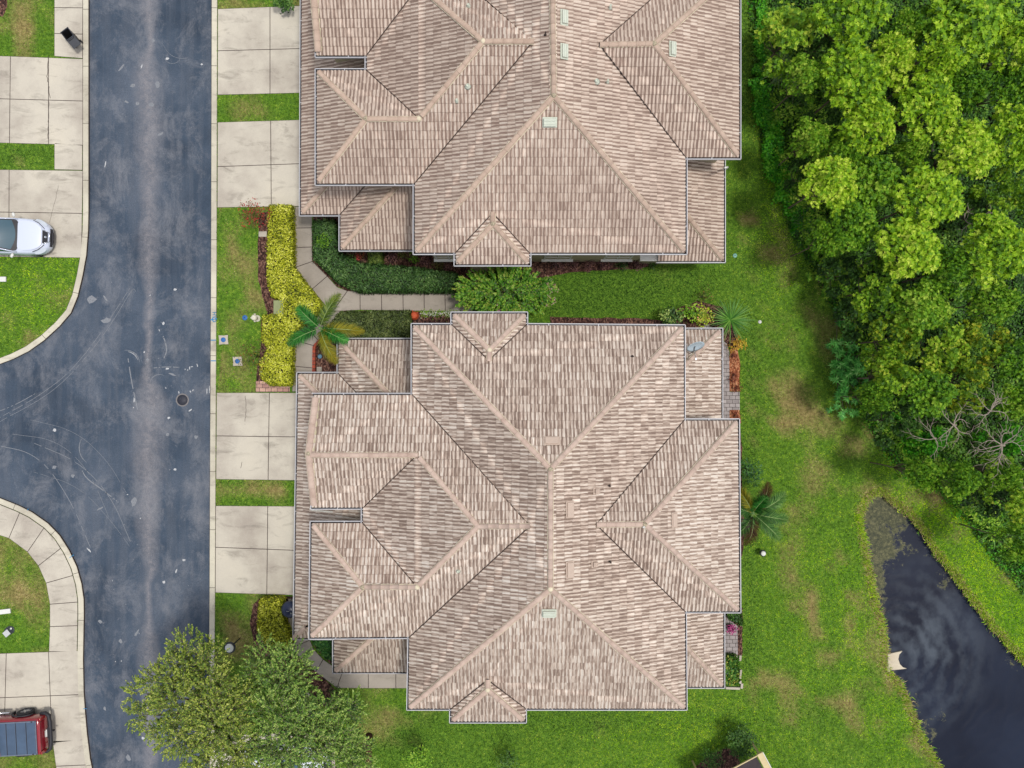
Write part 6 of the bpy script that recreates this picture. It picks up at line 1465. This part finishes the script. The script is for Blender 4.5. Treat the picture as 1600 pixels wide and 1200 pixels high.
# ------------------------------------------------------------------ street furniture and garden things
# wheeled bin with its lid thrown back
cb = W(110, 57, .6); bn = empty('wheelie_bin', 'open dark grey wheeled bin standing askew on the pavement', 'wheelie bin', (cb.x, cb.y, .02), math.radians(127))
b = MB(); w0, w1, d0, d1, hh = .17, .22, .18, .25, .85
V = [(-d0, -w0, .05), (d0, -w0, .05), (d0, w0, .05), (-d0, w0, .05), (-d1, -w1, hh), (d1, -w1, hh), (d1, w1, hh), (-d1, w1, hh), (-d1+.03, -w1+.03, hh), (d1-.03, -w1+.03, hh), (d1-.03, w1-.03, hh), (-d1+.03, w1-.03, hh), (-d0+.03, -w0+.03, .1), (d0-.03, -w0+.03, .1), (d0-.03, w0-.03, .1), (-d0+.03, w0-.03, .1)]
b.add(V, [[0, 3, 2, 1], [0, 1, 5, 4], [1, 2, 6, 5], [2, 3, 7, 6], [3, 0, 4, 7], [4, 5, 9, 8], [5, 6, 10, 9], [6, 7, 11, 10], [7, 4, 8, 11], [8, 9, 13, 12], [9, 10, 14, 13], [10, 11, 15, 14], [11, 8, 12, 15], [12, 13, 14, 15]]); b.build('bin_body', M_DARK, bn)
MB().box(None, (.46, .46, .03), M=Matrix.Translation((-.46, 0, .74)) @ Matrix.Rotation(math.radians(-30), 4, 'Y')).box((-.26, 0, .87), (.05, .46, .04)).build('lid', M_DARKG, bn, .01)
rim_ = MB(); rim_.box((.25, 0, .86), (.04, .48, .03)); rim_.box((0, .22, .86), (.5, .03, .03)); rim_.box((0, -.22, .86), (.5, .03, .03)); rim_.build('rim', M_DARKG, bn)
for s in (-1, 1): MB().lathe([(.1, -.025), (.1, .025), (.03, .03)], seg=18, M=Matrix.Translation((-.2, s*.21, .1)) @ Matrix.Rotation(math.pi/2, 4, 'X')).build('wheel', M_TYRE, bn)
MB().tube([(-.26, -.16, .86), (-.33, -.16, .85), (-.33, .16, .85), (-.26, .16, .86)], .016, 6).build('handle', M_DARK, bn)
# covered barrel grill under the eave
M_NAVY = simple('navy_enamel', S(34, 44, 72), .3, var=.2); cg = W(452, 953, 1.0); gl = empty('kettle_grill', 'dark navy domed grill half under the south-west eave', 'grill', (cg.x, cg.y, 0))
MB().lathe([(.10, .62), (.28, .70), (.40, .86), (.42, .92)], seg=28, cap=False).build('bowl', M_NAVY, gl); MB().lathe([(.43, .92), (.42, .96), (.38, 1.06), (.28, 1.15), (.14, 1.20), (.001, 1.21)], seg=28, cap=False).build('lid', M_NAVY, gl)
MB().tube([(-.07, 0, 1.20), (-.06, 0, 1.26), (.06, 0, 1.26), (.07, 0, 1.20)], .016, 6).build('handle', M_GREYM, gl); MB().lathe([(.05, 0), (.05, .02), (.01, .03)], (.14, -.12, 1.17), 12).build('air_vent', M_GREYM, gl)
for k in range(3): MB().tube([(math.cos(k*2.09)*.2, math.sin(k*2.09)*.2, .68), (math.cos(k*2.09)*.34, math.sin(k*2.09)*.34, .0)], .016, 6).build('leg', M_GREYM, gl)
# terracotta pot, lidded
M_TERRA = simple('terracotta', S(196, 84, 46), .7, var=.12); cp_ = W(647, 493, .4)
pt = empty('terracotta_pot', 'round orange terracotta pot at the end of the olive hedge', 'pot', (cp_.x, cp_.y, 0))
MB().lathe([(.12, 0), (.20, .12), (.235, .28), (.20, .42), (.15, .48), (.17, .52), (.14, .54), (.05, .56), (.001, .56)], seg=28, cap=False).build('jar', M_TERRA, pt); MB().tube([(.14, .12, .47), (.2, .18, .44), (.22, .2, .36)], .022, 6).tube([(-.05, .17, .47), (-.08, .25, .44), (-.1, .27, .36)], .022, 6).build('lug', M_TERRA, pt)
# row of small white flowers beside the pot
cf = W(690, 490, .1); fl = empty('flower_row', 'row of small white flowers edging the entrance walk', 'flowers', (cf.x, cf.y, 0)); g = np.random.default_rng(4)
P = np.c_[g.uniform(-1.1, 1.0, 260), g.normal(0, .07, 260), g.uniform(.05, .22, 260)]; v, f, u = leaf_quads(P, rdir(260, .8, g), rdir(260, 0, g), .06, .05, g.random(260), g.random(260)); link('petals', fastmesh('petals', v, f, m_leaf('white_petal', [(120, 140, 90), (206, 206, 190), (236, 236, 228)], .1, 0), u), fl)
P = np.c_[g.uniform(-1.1, 1.0, 500), g.normal(0, .1, 500), g.uniform(.02, .14, 500)]; v, f, u = leaf_quads(P, rdir(500, .8, g), rdir(500, 0, g), .08, .03, g.random(500), g.random(500)); link('foliage', fastmesh('foliage', v, f, ML_MID, u), fl)
# brick planter round the palm bed, stepping stone, hose pot
M_BRICK = m_paver('red_brick', ((178, 84, 60), (150, 66, 50)))
pe = gpoly([(500, 531), (490.5, 541), (489.5, 600)], .2); mb = MB()
for a_, b_ in zip(pe[:-1], pe[1:]):
    a_, b_ = Vector(a_), Vector(b_); e = (b_-a_).normalized(); L_ = (b_-a_).length; k = max(1, round(L_/.2))
    for i in range(k): m = a_+e*(L_*(i+.5)/k); mb.box((m.x, m.y, .11), (L_/k-.012, .14, .22), math.atan2(e.y, e.x))
tag(mb.build('brick_edging', M_BRICK, None, .006), 'low red brick edging of the palm bed beside the walk', 'edging')
MB_ = lambda: MB()
def paver(px, py, w, h, z, name, label, mat, cat='paver', rz=0, t=.05, group=None):
    c = W(px, py); return tag(MB().box((c.x, c.y, z), (w, h, t), rz).build(name, mat, None, .012), label, cat, group)
M_STONE = m_concrete('pale_stone', (196, 188, 176), (160, 152, 142))
paver(499, 577, .26, .25, .03, 'stepping_stone', 'small square tan stone in the dark palm bed', M_STONE, 'stone')
paver(411, 366, .42, .28, .04, 'stone_slab', 'grey stone slab in the mulch under the red-tipped shrub', M_STONE, 'stone'); paver(414.5, 583, .45, .22, .05, 'stone_slab', 'grey slab at the foot of the golden hedge above the pink pavers', M_STONE, 'stone')
M_UBOX = simple('green_grey_lid', S(140, 148, 104), .7, var=.08); ub = W(435, 480, .7)
t_ = empty('utility_pedestal', 'square olive-green utility cabinet set into the golden hedge', 'utility box', (ub.x, ub.y, 0)); MB().box((0, 0, .33), (.46, .66, .66)).build('cabinet', M_UBOX, t_, .02); MB().box((0, 0, .69), (.50, .70, .05)).build('lid', M_UBOX, t_, .015)
fg = W(499, 556, .3); ff = empty('garden_ornament', 'small blue and white ornament in the dark palm bed', 'ornament', (fg.x, fg.y, 0))
MB().lathe([(.05, 0), (.07, .1), (.05, .2), (.03, .26)], seg=14).build('base', M_WHITE, ff); MB().lathe([(.001, .24), (.09, .30), (.12, .33), (.10, .31)], (.03, -.03, 0), 16, cap=False).build('bowl', simple('blue_glaze', S(110, 150, 170), .3), ff)
# valve and meter covers on the street lawn
M_BLUEC = simple('blue_lid', S(42, 104, 170), .5, var=.12)
for x, y, lab in ((349.5, 531, 'pale square valve pad with a blue lid beside the kerb'), (371.5, 564.5, 'pale square valve pad with a blue lid further in on the street lawn')):
    c = W(x, y); vp = empty('valve_pad', lab, 'valve cover', (c.x, c.y, 0), random.Random(x).uniform(-.06, .06), 'valve pads on the street lawn')
    h = .245; n = [(-h, -h), (-.04, -h+.02), (h, -h), (h-.02, .04), (h, h), (.05, h-.025), (-h, h), (-h+.02, -.03)]
    MB().prism(n, -.05, .045).build('pad', M_STONE, vp, .012); MB().lathe([(.125, .04), (.125, .065), (.10, .072), (.001, .074)], seg=24, cap=False).build('lid', M_BLUEC, vp)
c = W(383, 496.5); vl = empty('valve_cover', 'round bright blue lid in the turf beside the white hydrant', 'valve cover', (c.x, c.y, 0)); MB().lathe([(.13, 0), (.13, .05), (.11, .06), (.001, .06)], seg=22, cap=False).build('lid', M_BLUEC, vl); MB().lathe([(.03, .06), (.03, .08), (.001, .08)], seg=8, cap=False).build('nut', M_DARKG, vl)
c = W(396, 496, .6); hy = empty('fire_hydrant', 'small cream fire hydrant on the street lawn', 'fire hydrant', (c.x, c.y, 0)); M_HYD = simple('cream_paint', S(232, 226, 206), .5)
MB().lathe([(.17, 0), (.17, .04), (.11, .05), (.11, .46), (.15, .47), (.15, .51), (.13, .55), (.08, .62), (.001, .64)], seg=20, cap=False).build('barrel', M_HYD, hy)
MB().lathe([(.03, .63), (.03, .68), (.001, .68)], seg=6, cap=False).build('nut', M_HYD, hy)
for a, l in ((0, .17), (math.pi/2, .18), (-math.pi/2, .18)): MB().lathe([(.05, .08), (.05, l), (.06, l), (.06, l+.03), (.001, l+.03)], seg=14, M=Matrix.Translation((0, 0, .38)) @ Matrix.Rotation(a+math.pi, 4, 'Z') @ Matrix.Rotation(math.pi/2, 4, 'Y'), cap=False).build('nozzle', M_HYD, hy)
def post_light(px, py, z, r_, label, collar=True):
    c = W(px, py, z); o = empty('post_light', label, 'garden light', (c.x, c.y, 0), 0, 'low round garden lights'); MB().tube([(0, 0, -.05), (0, 0, z-.1)], .035, 10).build('post', M_DARKG, o)
    if collar: MB().lathe([(r_*1.35, z-.13), (r_*1.4, z-.10), (r_, z-.06)], seg=26, cap=False).build('collar', M_DARKG, o)
    MB().lathe([(r_*.8, z-.10), (r_, z-.05), (r_, z-.01), (r_*.8, z+.02), (.001, z+.035)], seg=26, cap=False).build('globe', simple('frosted_cap', S(226, 228, 222), .5, var=.03), o)
post_light(358, 1013, 1.5, .21, 'round white-topped post light among the branches of the street tree'); post_light(1193, 865, .5, .125, 'white-topped ground light on the lawn below the bushy palm')
c = W(1148, 399.5); o = empty('cleanout_cap', 'round pale green pipe cap in the turf by the north house', 'pipe cap', (c.x, c.y, 0)); MB().lathe([(.11, 0), (.11, .05), (.09, .06), (.001, .06)], seg=22, cap=False).build('cap', simple('aqua_plastic', S(120, 176, 160), .5), o); MB().box((0, 0, .068), (.05, .05, .02)).build('nut', M_DARKG, o)
c = W(1187, 503); o = empty('sprinkler_box', 'small white sprinkler cap in the turf by the arching plant', 'sprinkler', (c.x, c.y, 0)); MB().lathe([(.09, 0), (.09, .04), (.06, .07), (.001, .07)], seg=14, cap=False).build('cap', M_WHITE, o); MB().tube([(0, 0, .06), (.0, 0, .12)], .02, 8).build('riser', M_WHITE, o)
c = W(15, 985); o = empty('meter_box', 'grey oval water meter box with a pale lid on the left lawn', 'meter box', (c.x, c.y, 0), .5)
MB().lathe([(.22, -.02), (.22, .03), (.18, .035), (.17, .02), (.001, .02)], seg=24, M=Matrix.Scale(1.25, 4, (1, 0, 0)), cap=False).build('frame', M_DARKG, o); MB().box((-.17, -.06, .06), (.32, .30, .04), .2).build('lid', simple('pale_lid', S(198, 200, 200), .6), o, .03); MB().lathe([(.05, .02), (.05, .045), (.001, .045)], (.13, .05, 0), 12, cap=False).build('gauge', M_WHITE, o)
paver(3, 436.5, .50, .26, .05, 'splash_block', 'white concrete block cut by the left edge on the upper green lawn', M_WHITE, 'concrete block', 0, .08); paver(4, 955.5, .9, .24, .05, 'splash_block', 'white concrete block cut by the left edge on the lower lawn', M_WHITE, 'concrete block', .12, .08)
# south-east porch: stones and a potted flower
g_ = 'pale stones round the south-east planting'
for i, (x, y, w, h, lab) in enumerate([(1142, 1024.5, .66, .11, 'long pale stone between the patio and the planting'), (1155.5, 1027, .12, .28, 'short pale stone at the upper outer corner of the planting'), (1156, 1052, .10, .46, 'upright pale stone along the outer side of the planting'), (1155.5, 1064.5, .12, .16, 'small pale stone near the lower outer corner'), (1158, 1070.5, .12, .26, 'corner pale stone at the bottom right of the planting'), (1144, 1074, .72, .12, 'long pale stone along the bottom of the planting'), (1127, 1072, .34, .12, 'pale stone tucked under the porch eave')]):
    paver(x, y, w, h, .08, 'edging_stone', lab, M_STONE, 'stone', (-.04 if w > .3 else -.12), .14, g_)
c = W(1143.5, 983, .5); fp = empty('potted_flowers', 'dark pot of magenta flowers on the south-east patio', 'flower pot', (c.x, c.y, .05)); MB().lathe([(.10, 0), (.16, .26), (.18, .28), (.15, .27), (.001, .25)], seg=20, cap=False).build('pot', M_NAVY, fp)
g = np.random.default_rng(6); P = np.c_[g.normal(0.03, .11, 170), g.normal(-.03, .11, 170), g.uniform(.28, .5, 170)]; v, f, u = leaf_quads(P, rdir(170, .8, g), rdir(170, 0, g), .08, .07, g.random(170), g.random(170)); link('blossom', fastmesh('blossom', v, f, m_leaf('magenta_petal', [(40, 60, 40), (150, 50, 110), (200, 70, 140), (230, 150, 190)], .1, 0), u), fp)
# concrete outfall at the pond edge
M_OUT = m_concrete('outfall_concrete', (216, 206, 186), (188, 176, 154)); op = gpoly([(1387, 1021), (1409, 1016.5), (1404, 1022), (1402.5, 1029), (1405, 1037), (1410, 1042), (1416, 1044), (1388, 1047)], -.2); oc = Vector(op[0])
o = empty('drain_outfall', 'flared concrete drain outfall at the left bank of the pond', 'outfall', (op[0][0], op[0][1], 0)); pr = [(x-oc.x, y-oc.y) for x, y in op]
MB().prism(pr, -.6, -.12).build('apron', M_OUT, o, .01); MB().box((-.05, -.42, -.1), (.16, .92, .3), -.05).build('headwall', M_OUT, o, .02)
# screened enclosure poking in at the bottom
q = W(1190, 1183, 2.6); en = empty('screen_enclosure', 'corner of a beige-framed screen enclosure at the bottom edge', 'enclosure', (q.x, q.y, 0), math.radians(-62)); M_BEIGE = simple('beige_aluminium', S(206, 188, 140), .5, var=.05)
MB().box((1.6, -.0, 2.55), (3.6, .30, .14)).build('beam', M_BEIGE, en, .01); MB().box((1.6, .165, 2.62), (3.6, .03, .05)).build('gutter', M_WHITE, en); MB().box((1.6, -1.7, 2.5), (3.4, 3.0, .04)).build('screen', simple('dark_screen', S(58, 50, 52), .8), en)
MB().box((-.12, -1.65, 2.52), (.05, 3.2, .08)).build('beam', M_BEIGE, en, .005)
for p_ in ((0, 0), (0, -3.1), (3.2, 0)): MB().box((p_[0], p_[1], 1.2), (.09, .09, 2.5)).build('post', M_BEIGE, en)
# stone and a fallen trunk piece by the street tree
c = W(481, 1084); tag(MB().lathe([(.16, 0), (.17, .08), (.13, .15), (.05, .18), (.001, .18)], seg=9, M=Matrix.Translation((c.x, c.y, 0)) @ Matrix.Scale(1.3, 4, (.4, 1, 0)), cap=False).build('rock', M_STONE), 'pale rock on the red mulch by the south walk', 'rock')
c = W(572, 1188, .8); tk = MB().tube([(c.x, c.y+.9, -.05), (c.x+.1, c.y+.3, .7), (c.x+.25, c.y-.5, 1.3)], [.2, .17, .13], 10).build('tree_stump', simple('red_bark', S(88, 54, 46), .95, var=.35)); tag(tk, 'leaning dark reddish trunk at the bottom edge right of the street trees', 'trunk')
